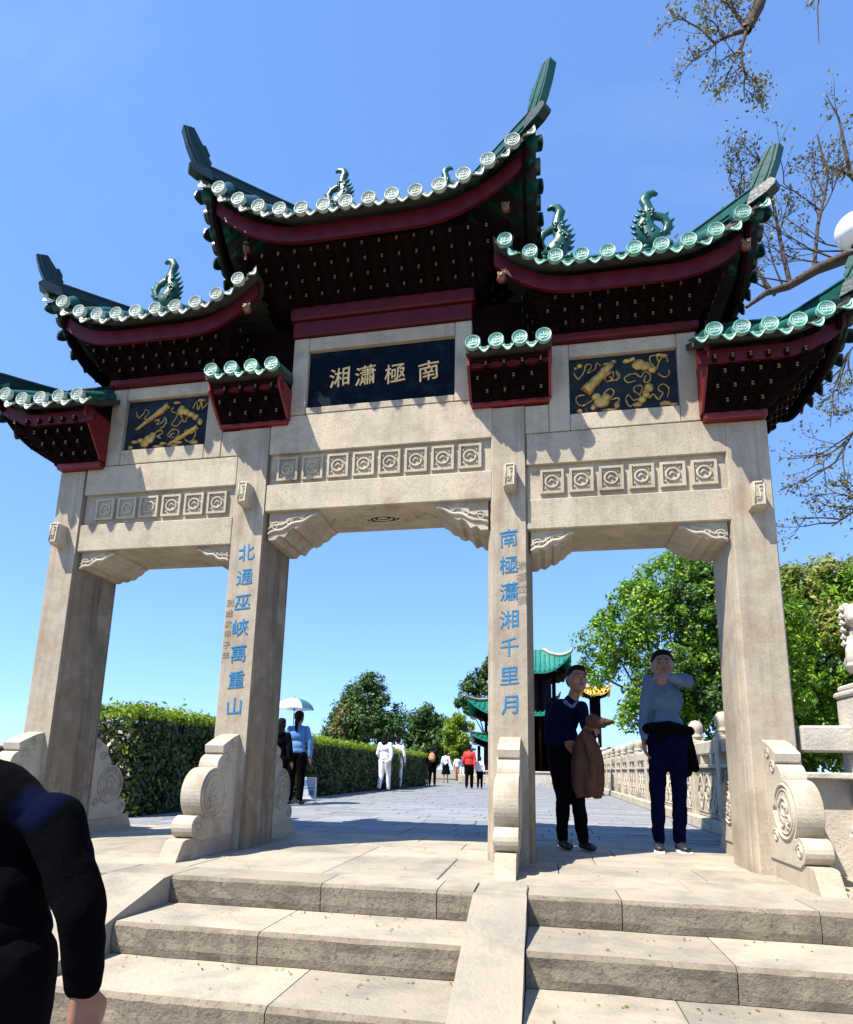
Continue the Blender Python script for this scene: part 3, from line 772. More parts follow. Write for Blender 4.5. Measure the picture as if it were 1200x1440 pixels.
    sp = (xs[-1]-xs[0])/(len(xs)-1)
    for sd_ in (0, 1):
        for x in xs: emit(sd_, x, r)
        for i in range(-1, len(xs)):
            x = xs[0]+(i+.5)*sp; u = uat(x, 0)
            if abs(u) <= 1.001: drip(sd_, max(-1, min(1, u)), sp*.56)
    ny = n_side; spy = 2*hy*.9/ny
    for sd_ in sides[2:]:
        for i in range(ny): emit(sd_, cy+(i-(ny-1)/2)*spy, r*.95)
        for i in range(ny+1):
            drip(sd_, max(-1, min(1, (i-ny/2)*spy/hy)), spy*.62)
    # main ridge
    b = MB(); zz0 = zr-.05
    if rr_-rl > .05:
        b.box(rl-.03, rr_+.03, cy-.045, cy+.045, zz0, zr+ridge_h*.78, c=.008); b.box(rl-.03, rr_+.03, cy-.06, cy+.06, zr+ridge_h*.78, zr+ridge_h, c=.012)
        n = max(2, int((rr_-rl)/.28))
        for i in range(n+1): b.box(rl+(rr_-rl)*i/n-.008, rl+(rr_-rl)*i/n+.008, cy-.052, cy+.052, zr, zr+ridge_h*.76)
        b.build('main_ridge', 'ridge_shaded' if cx < -1 else 'glaze', roof)
    # hip ridges sweeping up into stepped tails beyond the corners
    for sx_ in ((-1,) if left == 'hip' else ())+((1,) if right == 'hip' else ()):
        for sy in (-1, 1):
            pts = []
            for j in range(9):
                v = 1-j/8*.97; q = S(0 if sy < 0 else 1, sx_, v); pts.append(q)
            d = (pts[-1]-pts[-2]); dh = Vector((d.x, d.y, 0)).normalized()
            e = pts[-1]; k = tail_k
            dt = Vector((sx_*.70, sy*.71, 0)).normalized()
            tail = [e+dt*.075*k+Vector((0, 0, .05*k)), e+dt*.14*k+Vector((0, 0, .14*k)), e+dt*.195*k+Vector((0, 0, .25*k)), e+dt*.25*k+Vector((0, 0, .41*k))]
            path = pts+tail; n = len(path); b = MB(); V = []
            hh = [.12]*len(pts)+[.12, .12, .115, .07]
            for i, q in enumerate(path):
                t = (path[min(i+1, n-1)]-path[max(i-1, 0)]).normalized()
                hd_ = dh if i < len(pts) else dt
                side = Vector((-hd_.y, hd_.x, 0))*.036
                nn = side.normalized().cross(t).normalized()
                if nn.z < 0: nn = -nn
                lo = q+nn*(-.02); hi = q+nn*hh[i]
                V.append((lo, hi, side, nn))
            # stepped outline: segments drawn as separate slabs, each step proud of the last
            def seg(i0, i1, add, wd, m):
                P_ = []
                for i in range(i0, i1+1):
                    lo, hi, side, nn = V[i]
                    P_ += [lo+side*wd, hi+nn*add+side*wd, hi+nn*add-side*wd, lo-side*wd]
                K = i1-i0+1
                b.add(P_, [(a*4+j, a*4+(j+1) % 4, (a+1)*4+(j+1) % 4, (a+1)*4+j) for a in range(K-1) for j in range(4)], m)
                b.add(P_[:4], [(0, 1, 2, 3)], m); b.add(P_[-4:], [(3, 2, 1, 0)], m)
            L0 = len(pts)
            seg(0, L0, 0, 1, 0); seg(L0-1, L0+1, .022, 1.03, 0); seg(L0+1, L0+2, .045, 1.06, 0); seg(L0+2, n-1, .015, 1.09, 0)
            # moulded rim lines along both faces
            for sgn in (-1, 1):
                b.tube([V[i][1]+V[i][2]*sgn*1.06+V[i][3]*-.02 for i in range(0, n)], .007, 5, 1)
                b.tube([V[i][0]+V[i][2]*sgn*1.08+V[i][3]*.03 for i in range(0, n)], .007, 5, 1)
            b.build('hip_ridge', ['ridge_shaded' if sx_ < 0 else 'glaze', 'glazed'], roof, fix=False)  # left-hand hips take the glaze with painted shade
            # corner tile hook under the tail
            c0 = S(0 if sy < 0 else 1, sx_, 0)
            MB().prism([(-.10, -.05), (.06, -.03), (.125, .0), (.135, .03), (.10, .075), (-.06, .06)], -.05, .05, 'y').build('corner_tile', 'glazed', roof, c0, rot=(0, 0, math.atan2(sy*.8, sx_)))
    return roof, S
# main roof
RZ = 5.765
MX = -.077
xs = [-1.475+.2150*i for i in range(14)]
rmain, Smain = make_roof('main_roof', MX, CY, 1.60, .325+.64, RZ, .58, 2.15, .30, .62, 6.46, xs, 'capw', capr=.070, fas=.16, ridge_h=.18, drop=.085, tail_k=1.0, n_side=9)
bracket_bed(-1.05, 1.0, -.06, T+.06, 5.237, -1.36, 1.28, -.47, T+.47, 5.53, 4, .165)
# side roofs
rr, Sr = make_roof('side_roof', 2.24, CY, 1.105, .325+.46, 5.055, .36, 2.5, .28, .50, 5.56, [1.240+.2165*i for i in range(10)], 'cap', left='up', capr=.067, fas=.145, ridge_h=.17, tail_k=.82, drop=.10, n_side=8)
rl, Sl = make_roof('side_roof', -2.245, CY, 1.105, .325+.46, 5.055, .36, 2.5, .28, .50, 5.56, [-3.205+.2125*i for i in range(10)], 'capw', right='up', capr=.067, fas=.145, ridge_h=.17, tail_k=.82, drop=.10, n_side=8)
bracket_bed(1.60, 2.905, -.035, T+.035, 4.647, 1.42, 3.02, -.34, T+.34, 4.94, 4, .15)
bracket_bed(-2.905, -1.60, -.035, T+.035, 4.647, -3.02, -1.40, -.34, T+.34, 4.94, 4, .15)
# low end roofs outside the outer pillars
for s in (-1, 1):
    xs = sorted(s*(2.905+.207*i) for i in range(5))
    rf, Sf = make_roof('end_roof', s*3.38, CY, .585, .325+.43, 4.225, .26, 2.1, .05, .30, 4.68, xs, 'cap' if s > 0 else 'capw',
        left='hip' if s < 0 else 'wall', right='hip' if s > 0 else 'wall', capr=.068, fas=.12, ridge_h=.15, tail_k=.85, drop=.10, n_side=7)
    a = (2.888, 3.385, 2.888, 3.76); a = sorted((s*a[0], s*a[1]))+sorted((s*a[2], s*a[3]))
    MB().box(a[0], a[1], -.075, T+.075, 3.66, 3.725, c=.01).build('tie_beam', 'redl', gate)
    bracket_bed(a[0], a[1], -.07, T+.07, 3.727, a[2], a[3], -.34, T+.34, 4.09, 4, .135, faces='fb'+('r' if s > 0 else 'l'))
    # inner end board closing the flare, lacquered
    xi = s*2.880
    MB().prism([(-.075, 3.727), (-.36, 4.09), (-.36, 4.18), (T+.36, 4.18), (T+.36, 4.09), (T+.075, 3.727)], xi-.012, xi+.006, 'x').build('end_board', 'redl', gate)
# small eaves over the inner pillars
for s in (-1, 1):
    cx = s*1.255
    xs = [cx+(i-1.5)*.205 for i in range(4)]
    rf, Sf = make_roof('pillar_eave', cx, CY, .375, .325+.33, 4.415, 0, 2, .3, .3, 4.62, xs, 'cap', left='wall', right='wall', capr=.070, fas=.075, ridge_h=.02, drop=.10)
    MB().box(cx-.355, cx+.355, -.04, T+.04, 3.985, 4.03, c=.008).build('tie_beam', 'redl', gate)
    bracket_bed(cx-.335, cx+.335, -.03, T+.03, 4.032, cx-.35, cx+.35, -.25, T+.25, 4.30, 3, .16, faces='fb')
    for q in (-1, 1):
        x = cx+q*.358
        MB().prism([(-.035, 4.032), (-.28, 4.245), (-.28, 4.34), (T+.28, 4.34), (T+.28, 4.245), (T+.035, 4.032)], x-.012, x+.012, 'x').build('end_board', 'redl', gate)
# carved beast heads on the corner beams
def beast(parent, c, s=1.):
    b = MB(); b.ell((0, 0, 0), (.042, .045, .05), 10, 7, 0); b.ell((0, -.038, -.02), (.028, .03, .022), 8, 6, 0); b.ell((0, .03, 0), (.055, .03, .06), 10, 6, 1)
    for q in (-1, 1): b.ell((q*.018, -.040, .016), (.010, .009, .010), 6, 5, 1); b.ell((q*.034, -.005, .042), (.014, .012, .02), 6, 5, 0)
    b.box(-.018, .018, -.066, -.05, -.034, -.028, 1)
    me = b.mesh('beast_head', ['cream', 'redl']); roughen(me, .005, 60); link('beast_head', me, parent, c, scale=(.82, .82, .82))
beast(rr, at(705.5, 389, -.42)); beast(rr, at(1050, 343, -.42)); beast(rl, at(347, 433, -.42)); beast(rmain, at(711, 291, -.42)); beast(rmain, at(347, 350, -.42))
# corner bell under the main roof
b = MB(); p = at(349, 322, -.45); b.tube([(0, 0, 0), (0, 0, -.10)], .004, 5); b.lathe([(.006, -.10), (.022, -.115), (.028, -.16), (.036, -.185), (.03, -.186)], n=10); b.tube([(0, 0, -.17), (0, 0, -.30)], .004, 5)
b.lathe([(.004, -.30), (.02, -.33), (.004, -.345)], n=6)
b.build('wind_bell', 'steel', rmain, p)
# glazed carp on the ridges
def carp(parent, loc, flip, k=1.):
    S_ = k/790.
    b = MB(); f = flip
    def T_(pts): return [(f*x*S_, 0, z*S_) for x, z in pts]
    body = [(30, -20), (-5, 40), (-45, 100), (-60, 160), (-35, 225), (-25, 280), (-35, 330), (-50, 370), (-30, 410), (10, 425), (40, 405)]
    rad = [78, 84, 78, 64, 50, 40, 36, 38, 34, 24, 12]
    b.tube(T_(body), [r*S_ for r in rad], 9, 0, flat=.75)
    b.tube(T_([(-30, 225), (20, 235), (75, 205), (100, 150), (85, 95), (50, 60)]), [S_*r for r in (30, 30, 28, 30, 30, 20)], 8, 0, flat=.8)
    for i, (x, z) in enumerate([(-120, 60), (-128, 110), (-130, 160), (-118, 205), (-100, 245), (-80, 290), (95, 235), (130, 180), (125, 120)]):
        dx = -38 if x < 0 else 28
        b.tube(T_([(x-dx*.9, z-10), (x, z), (x+dx*.6, z+18)]), [18*S_, 12*S_, 2*S_], 5, 0)
    random.seed(4)
    for i in range(26):    # scales
        t = random.random(); j = int(t*5); x = body[j][0]+(body[j+1][0]-body[j][0])*(t*5-j); z = body[j][1]+(body[j+1][1]-body[j][1])*(t*5-j)
        dx = random.uniform(-.7, .7)*rad[j]
        b.ell((f*(x+dx)*S_, -rad[j]*.62*S_, z*S_), (14*S_, 12*S_, 14*S_), 6, 4, 0)
    for i in range(9): b.ell((f*(-110+i*26)*S_, random.uniform(-20, 20)*S_, (-40+random.uniform(0, 55))*S_), (34*S_, 40*S_, 30*S_), 7, 5, 0)
    me = b.mesh('carp_finial', ['glaze']); roughen(me, .007, 30)
    link('carp_finial', me, parent, loc)
for s, par in ((1, rr), (-1, rl)):
    for q in (-1, 1):
        carp(par, (s*2.17+q*.48, CY, 5.80), q*-1 if False else (1 if q > 0 else -1), 1.12)
carp(rmain, (-.64, CY, 6.78), -1, .95); carp(rmain, (.60, CY, 6.66), 1, .8)
# ------------------------------------------------------------------ foliage
def leaves(name, pts, nrm, size, m, parent=None, jitter=.5, seed=1, aspect=.5, **kw):
    """one small folded leaf per point, built with numpy"""
    rs = np.random.RandomState(seed); n = len(pts); pts = np.asarray(pts); nrm = np.asarray(nrm)
    nn = nrm+rs.normal(0, jitter, (n, 3)); nn /= np.linalg.norm(nn, axis=1)[:, None]+1e-9
    a = np.cross(nn, rs.normal(0, 1, (n, 3))); a /= np.linalg.norm(a, axis=1)[:, None]+1e-9
    b = np.cross(nn, a); s = (size*rs.uniform(.6, 1.35, n))[:, None]
    v = np.empty((n, 4, 3)); v[:, 0] = pts-a*s; v[:, 1] = pts+b*s*aspect+nn*s*.12; v[:, 2] = pts+a*s; v[:, 3] = pts-b*s*aspect+nn*s*.12
    me = bpy.data.meshes.new(name); me.vertices.add(4*n); me.vertices.foreach_set('co', v.reshape(-1))
    me.loops.add(4*n); me.loops.foreach_set('vertex_index', np.arange(4*n)); me.polygons.add(n)
    me.polygons.foreach_set('loop_start', np.arange(n)*4); me.polygons.foreach_set('loop_total', np.full(n, 4))
    me.update(calc_edges=True); me.materials.append(MT[m])
    return link(name, me, parent, **kw)
def crown_pts(lobes, n, seed, clump=.22, fill=.25):
    """points gathered in clumps over the shells of many lobes"""
    rs = np.random.RandomState(seed); P = []; Nn = []
    wts = np.array([l[1]**2 for l in lobes]); wts = wts/wts.sum()
    for (c, r), wq in zip(lobes, wts):
        c = np.array(c); k = max(5, int(n*wq/45)); 
        d = rs.normal(0, 1, (k, 3)); d /= np.linalg.norm(d, axis=1)[:, None]
        cc = c+d*(r*rs.uniform(1-fill*1.6, 1.08, k))[:, None]*np.array([1, 1, .9])
        cr = clump*rs.uniform(.55, 1.3, k)
        for q in range(k):
            m = int(45*rs.uniform(.6, 1.4)); e = rs.normal(0, 1, (m, 3)); e /= np.linalg.norm(e, axis=1)[:, None]
            P.append(cc[q]+e*(cr[q]*rs.uniform(.25, 1, m)**.5)[:, None]); Nn.append(e*.6+d[q]*.5+np.array([0, 0, .35]))
    return np.concatenate(P), np.concatenate(Nn)
def limb(b, p, q, r0, r1, bend=.12, n=6, seed=0, m=0):
    rs = random.Random(seed); p = Vector(p); q = Vector(q); L = (q-p).length; pts = []
    o = Vector((rs.uniform(-1, 1), rs.uniform(-1, 1), rs.uniform(-.3, .3)))*bend*L
    for i in range(n+1):
        t = i/n; pts.append(p.lerp(q, t)+o*math.sin(t*PI)+Vector((rs.uniform(-1, 1), rs.uniform(-1, 1), 0))*L*.015*(0 < i < n))
    b.tube(pts, [r0+(r1-r0)*i/n for i in range(n+1)], 7, m); return pts
def tree(name, label, base, h, cw, lobes, nleaf, leafmat, size, seed, trunk_r=.18, clump=.3, group=None, bark='bark', cat='tree', extra=None):
    t = thing(name, label, cat, base, group=group)
    b = MB(); top = Vector((0, 0, h*.55))
    limb(b, (0, 0, -.1), top, trunk_r, trunk_r*.5, .03, 8, seed)
    for i, (c, r) in enumerate(lobes):
        s0 = Vector((0, 0, h*(.2+.35*((i*7) % 5)/5))); limb(b, s0, Vector(c)*.92, trunk_r*.38, .02, .10, 6, seed+i)
    b.build('trunk', bark, t, fix=False)
    P, Nn = crown_pts(lobes, nleaf, seed, clump)
    leaves('crown', P, Nn, size, leafmat, t, seed=seed)
    if extra:
        P, Nn = crown_pts(extra[0], extra[1], seed+9, clump); leaves('crown', P, Nn, size, extra[2], t, seed=seed+5)
    return t
def lobes_for(cx, w, h0, h1, n, seed, d=None, r=(.22, .34), shape=1.):
    """random lobes filling an egg w wide from height h0 to h1"""
    rs = random.Random(seed); L = []; d = d or w
    for i in range(n):
        t = (i+.5)/n; zz = h0+(h1-h0)*t
        prof = math.sin(PI*min(1, .12+.80*t**shape))**.7
        g = i*2.4+rs.uniform(-.4, .4); q = rs.uniform(.25, .78)
        rr_ = rs.uniform(*r)*min(w, h1-h0)*.8
        L.append(((cx+math.cos(g)*q*w/2*prof, math.sin(g)*q*d/2*prof, zz*.94+.03*h1), rr_*(.6+.5*prof)))
    return L
# big broad camphor tree behind the right bay
c = at(965, 900, 13.5)
tree('broadleaf_tree', 'large bright green broadleaf tree seen through the right bay of the archway', (c[0]+.2, 14.5, -.03), 7.2, 5.6,
     [((-2.2, -.3, 4.6), 1.0), ((-2.6, 0, 3.9), .7), ((-1.5, -.8, 5.3), 1.1), ((-.6, -.3, 6.5), 1.05), ((.5, -.6, 6.8), 1.15), ((1.5, -.2, 6.2), 1.2), ((2.3, 0, 5.2), 1.2),
      ((-.9, -1.0, 4.5), 1.15), ((.3, -1.2, 5.4), 1.3), ((1.3, -1.1, 4.3), 1.2), ((-.2, -1.1, 3.4), 1.0), ((-1.2, -.9, 2.9), .85), ((-1.7, -.6, 2.4), .6), ((.9, -1.0, 3.0), 1.1), ((2.2, -.7, 3.4), 1.1), ((-.7, -1.0, 2.0), .8), ((.4, -.8, 1.9), .9), ((1.7, -.5, 2.1), .9), ((-1.3, -.2, 6.0), .7), ((.2, .5, 7.3), .7)],
     50000, 'leaf_b', .068, 3, .22, .27, extra=([((.6, -1.5, 2.9), .8), ((-.9, -1.7, 3.4), .8), ((.2, -1.4, 5.6), 1.0), ((1.4, -1.2, 5.6), .9), ((1.0, -1.6, 4.0), .9)], 14000, 'leaf_d'))
# trees right of the archway
c = at(1150, 950, 17)
tree('broadleaf_tree', 'dense green tree with browning top right of the archway', (c[0]-.2, 17.5, -.03), 7.6, 5,
     [((-1.5, -.6, 2.5), 1.5), ((.4, -.8, 2.2), 1.5), ((2.2, -.4, 2.6), 1.5), ((-1.5, -.4, 4.4), 1.5), ((.5, -1., 4.4), 1.6), ((2.4, -.5, 4.4), 1.6), ((-1.1, -.2, 6.2), 1.2), ((1.0, -.5, 6.3), 1.2)],
     34000, 'leaf_b', .085, 8, .25, .34, extra=([((-.6, -.8, 6.9), .8), ((.9, -.6, 7.4), .7), ((2.2, -.6, 7.2), .8), ((.4, -1.6, 5.4), .9), ((1.6, -1.7, 4.6), .9)], 14000, 'leaf_yo'))
c = at(1240, 900, 21)
tree('broadleaf_tree', 'olive tree at the right edge behind the carved post', (c[0]+.6, 22, -.03), 9, 6, lobes_for(0, 5.6, 1.8, 8.0, 14, 5), 26000, 'leaf_b', .10, 12, .25, .42, extra=([((-1.2, -1, 7.6), .9), ((.3, -1, 8.0), 1.0), ((-1.5, -1.3, 6.3), .8)], 7000, 'leaf_yo'))
c = at(1075, 950, 24)
tree('broadleaf_tree', 'dark tree filling the gap behind the right outer pillar', (c[0]+.6, 24, -.03), 7, 6, lobes_for(0, 5.5, 1.2, 7.2, 14, 15), 22000, 'leaf_d', .12, 22, .25, .45)
# trees over the walkway
c = at(512, 1060, 32)
tree('round_tree', 'rounded dense tree with a reddish patch above the hedge', (c[0], 32, -.03), 6.6, 4.4, [((-1.1, -.3, 2.6), 1.3), ((.9, -.3, 2.6), 1.4), ((-.9, 0, 4.0), 1.25), ((.9, 0, 4.0), 1.35), ((0, 0, 5.2), 1.25), ((.1, -.9, 3.4), 1.3), ((-1.6, 0, 3.4), .9), ((1.6, 0, 3.2), 1.0), ((.2, 0, 6.0), .7), ((-.9, 0, 5.2), .7)],
     26000, 'leaf_d', .10, 31, .2, .34, extra=([((-.8, -1.2, 3.6), .7), ((-1.2, -1.1, 2.6), .6)], 2600, 'leaf_o'))
c = at(600, 1060, 42)
tree('round_tree', 'low dark tree between the round tree and the yellow green one', (c[0], 42, -.03), 5, 5, lobes_for(0, 5.6, 1.2, 5.2, 12, 41), 16000, 'leaf_d', .13, 43, .2, .4)
c = at(643, 1060, 38)
tree('shrub_tree', 'bright yellow green young tree beside the pavilion', (c[0]+.2, 37, -.03), 4.6, 2.4, lobes_for(0, 2.2, .8, 4.4, 11, 44, r=(.2, .3)), 12000, 'leaf_y', .10, 47, .1, .3)
c = at(668, 960, 30)
tree('leaning_tree', 'tall loose dark tree rising behind the left pavilion roof', (c[0]+1.0, 31, -.03), 8.4, 4, [((-1.2, 0, 5.6), .62), ((-1.75, 0, 4.7), .45), ((-.9, 0, 4.5), .55), ((-.4, 0, 5.5), .6), ((.0, 0, 6.6), .7), ((-.7, 0, 6.4), .4), ((.5, 0, 7.4), .8), ((.1, 0, 4.6), .5), ((.9, 0, 5.9), .7), ((1.5, 0, 6.8), .9), ((-1.3, 0, 4.2), .4)], 15000, 'leaf_d', .10, 51, .15, .26)
# clipped hedge along the left of the walkway: leaves over a twiggy inside
def hedge(name, label, x0, x1, y0, y1, h, n, seed, group=None):
    t = thing(name, label, 'hedge', ((x0+x1)/2, (y0+y1)/2, 0), group=group)
    rs = np.random.RandomState(seed); wx, wy = (x1-x0)/2, (y1-y0)/2
    A_ = np.array([2*wx*2*wy, 2*wy*h, 2*wx*h*2]); A_[1] *= 1.7; A_ = A_/A_.sum(); k = rs.choice(3, n, p=A_)
    P = np.empty((n, 3)); Nn = np.zeros((n, 3)); u = rs.uniform(-1, 1, n); v = rs.uniform(0, 1, n)
    top = k == 0; P[top] = np.c_[rs.uniform(-wx, wx, top.sum()), u[top]*wy, np.full(top.sum(), h)]; Nn[top, 2] = 1
    fr = k == 1; P[fr] = np.c_[np.full(fr.sum(), wx), u[fr]*wy, .02+v[fr]**.85*(h-.02)]; Nn[fr, 0] = 1
    en = k == 2; sg = np.where(u[en] > 0, 1, -1); P[en] = np.c_[rs.uniform(-wx, wx, en.sum()), sg*wy, v[en]*h]; Nn[en, 1] = sg
    bump = np.array([noise.noise(Vector(p)*1.7)+.6*noise.noise(Vector(p)*5) for p in P]); P += Nn*(bump[:, None]*.10)+rs.normal(0, .035, (n, 3))
    P[:, 2] += np.where(top, rs.exponential(.03, n), 0)
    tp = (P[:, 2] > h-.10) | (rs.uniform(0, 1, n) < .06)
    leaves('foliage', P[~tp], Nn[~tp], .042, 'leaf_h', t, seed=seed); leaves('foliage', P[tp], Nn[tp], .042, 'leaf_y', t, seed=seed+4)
    b = MB(); b.box(-wx+.16, wx-.16, -wy+.16, wy-.16, -.02, h-.14)
    for i in range(int(wy*14)):
        x, y = rs.uniform(-wx+.1, wx-.05), rs.uniform(-wy+.1, wy-.1); b.tube([(x, y, -.02), (x+rs.uniform(-.1, .1), y+rs.uniform(-.1, .1), .55)], [.014, .009], 5)
    b.build('stems', 'bark', t, fix=False)
    # long shoots above the clipped line
    b = MB(); Q = []; 
    for i in range(int(wy*5)):
        x, y = rs.uniform(-wx, wx), rs.uniform(-wy, wy); hh = rs.uniform(.06, .22); q = (x+rs.uniform(-.05, .05), y+rs.uniform(-.05, .05), h+hh)
        b.tube([(x, y, h-.1), q], [.006, .003], 4)
        for j in range(16): Q.append(np.array(q)+rs.normal(0, .035, 3))
    b.build('shoots', 'bark', t, fix=False); Q = np.array(Q); leaves('foliage', Q, rs.normal(0, 1, Q.shape), .035, 'leaf_h', t, seed=seed+1)
hedge('hedge', 'near clipped hedge between the left outer pillar and the inner left pillar', -5.3, -3.98, 2.5, 7.6, 1.42, 26000, 61, 'clipped hedges beside the walkway')
hedge('hedge', 'clipped hedge behind the blue shirted woman running to the white clad woman', -5.2, -3.95, 8.3, 15.3, 1.34, 26000, 62, 'clipped hedges beside the walkway')
hedge('hedge', 'far clipped hedge ending near the people in the distance', -5.0, -3.55, 15.6, 22.5, 1.30, 18000, 63, 'clipped hedges beside the walkway')

# spring tree on the right whose boughs reach over the archway: every bough starts at the trunk outside the picture
st = thing('spring_tree', 'nearly bare spring tree with thin twigs and small leaf tufts over the right roofs', 'tree', (7.6, 3.6, -.03))
base = Vector((7.6, 3.6, -.03)); b = MB(); tips = []
def W(u, v, y): return Vector(at(u, v, y))-base
trunk = limb(b, (0, 0, 0), (.2, .1, 7.2), .32, .20, .03, 8, 3); limb(b, (.2, .1, 7.2), (-.2, -.2, 12.5), .20, .10, .04, 8, 4)
R_ = random.Random(21)
def twigs(p, d, L, r, depth):
    d = d.normalized(); q = p; pts = [p]; n = 4
    for i in range(n):
        d = (d+Vector((R_.uniform(-1, 1), R_.uniform(-.5, .5), R_.uniform(-.8, 1.0)))*.20).normalized(); q = q+d*L/n; pts.append(q)
    b.tube(pts, [.72*r*(1-.6*i/n) for i in range(n+1)], 5 if depth > 1 else 4, 0, caps=False)
    if depth == 0: tips.append(q); tips.append(pts[2]); return
    for i in range(R_.choice((2, 3, 3))):
        k = R_.randint(1, n); dd = (d+Vector((R_.uniform(-1, 1), R_.uniform(-.6, .6), R_.uniform(-.7, .9)))*.9); twigs(pts[k], dd, L*R_.uniform(.55, .8), r*.55, depth-1)
    tips.append(q)
def bough(pix, y, r0, r1, start=None, sub=6, tl=.7, depth=2, bias=Vector((-.3, 0, .6))):
    P = ([Vector(start)] if start is not None else [])+[W(u, v, y) for u, v in pix]; n = len(P)
    b.tube(P, [r0+(r1-r0)*i/(n-1) for i in range(n)], 8, 0, caps=False)
    for i in range(sub):
        t = R_.uniform(.25, 1)*(n-1)
        if R_.random() < .28: continue
        k = min(int(t), n-2); p = P[k].lerp(P[k+1], t-k)
        if start is not None and k == 0 and t < .75: continue
        twigs(p, (P[k+1]-P[k]).normalized()*.6+bias+Vector((R_.uniform(-1, 1), R_.uniform(-.5, .5), R_.uniform(-.3, .8)))*.7, tl*R_.uniform(.7, 1.2), .020, depth)
    return P
s0 = trunk[-1]; s1 = trunk[-3]
bough([(1225, 340), (1190, 362), (1150, 378), (1110, 402), (1078, 412), (1050, 432)], 3.2, .12, .025, s1, 11, .8, 2)
bough([(1112, 402), (1098, 340), (1085, 270), (1075, 215)], 3.2, .035, .012, None, 9, .55, 2)
bough([(1145, 380), (1150, 320), (1165, 250), (1150, 190)], 3.2, .03, .012, None, 8, .6, 2)
bough([(1230, 300), (1195, 240), (1185, 190), (1180, 165)], 3.2, .05, .012, s1, 8, .5, 2)
bough([(1090, 415), (1065, 380), (1045, 330), (1040, 270)], 3.3, .025, .010, None, 7, .45, 2)
# hanging sprays lower right
bough([(1235, 560), (1205, 600), (1175, 650), (1130, 680)], 3.4, .03, .008, s1-Vector((0, 0, 1.5)), 8, .45, 2, Vector((-.5, 0, -.2)))
bough([(1235, 700), (1200, 720), (1170, 740)], 3.4, .03, .010, s1-Vector((0, 0, 3.)), 9, .4, 2, Vector((-.4, 0, 0)))
bough([(1215, 470), (1190, 500), (1172, 550), (1168, 600)], 3.4, .02, .006, s1-Vector((0, 0, 1.)), 6, .45, 2, Vector((-.2, 0, -.6)))
# bough entering at the top edge
top_s = (-.2, -.2, 12.3)
bough([(1090, -60), (1074, -20), (1066, 10), (1050, 42)], 2.6, .12, .075, top_s, 2, .4, 2, Vector((-.6, 0, -.2)))
bough([(1050, 42), (1030, 48), (1005, 60), (985, 40)], 2.6, .035, .010, None, 8, .42, 2, Vector((-.3, 0, -.2)))
bough([(1050, 42), (1042, 70), (1045, 95), (1050, 110)], 2.6, .03, .010, None, 8, .38, 2, Vector((-.1, 0, -.7)))
bough([(1052, 40), (1035, 20), (1020, -5)], 2.6, .04, .012, None, 6, .42, 2, Vector((-.5, 0, .1)))
bough([(1160, -40), (1150, 10), (1152, 60)], 2.6, .02, .006, top_s, 2, .3, 1, Vector((-.1, 0, -.8)))
b.build('trunk', 'bark', st, fix=False)
P = []; 
for q in tips:
    if R_.random() < .75:
        for k in range(R_.randint(3, 9)): P.append((q.x+R_.gauss(0, .055), q.y+R_.gauss(0, .055), q.z+R_.gauss(0, .055)))
P = np.array(P); leaves('leaf_tufts', P, np.random.RandomState(2).normal(0, 1, P.shape), .028, 'leaf_s', st, seed=3)

# white globe lamp at the right edge
p = at(1196, 322, 2.8)
lm = thing('globe_lamp', 'white globe lamp on a pole cut off by the right edge', 'street lamp', (p[0]+.05, 2.8, -.03))
MB().lathe([(.11, 0), (.10, .25), (.06, .35), (.045, .5), (.04, p[2]-.25), (.07, p[2]-.22), (.09, p[2]-.17)], n=12).build('pole', 'steel', lm)
MB().ell((0, 0, p[2]), (.235, .235, .235), 28, 18).build('globe', 'globe', lm)

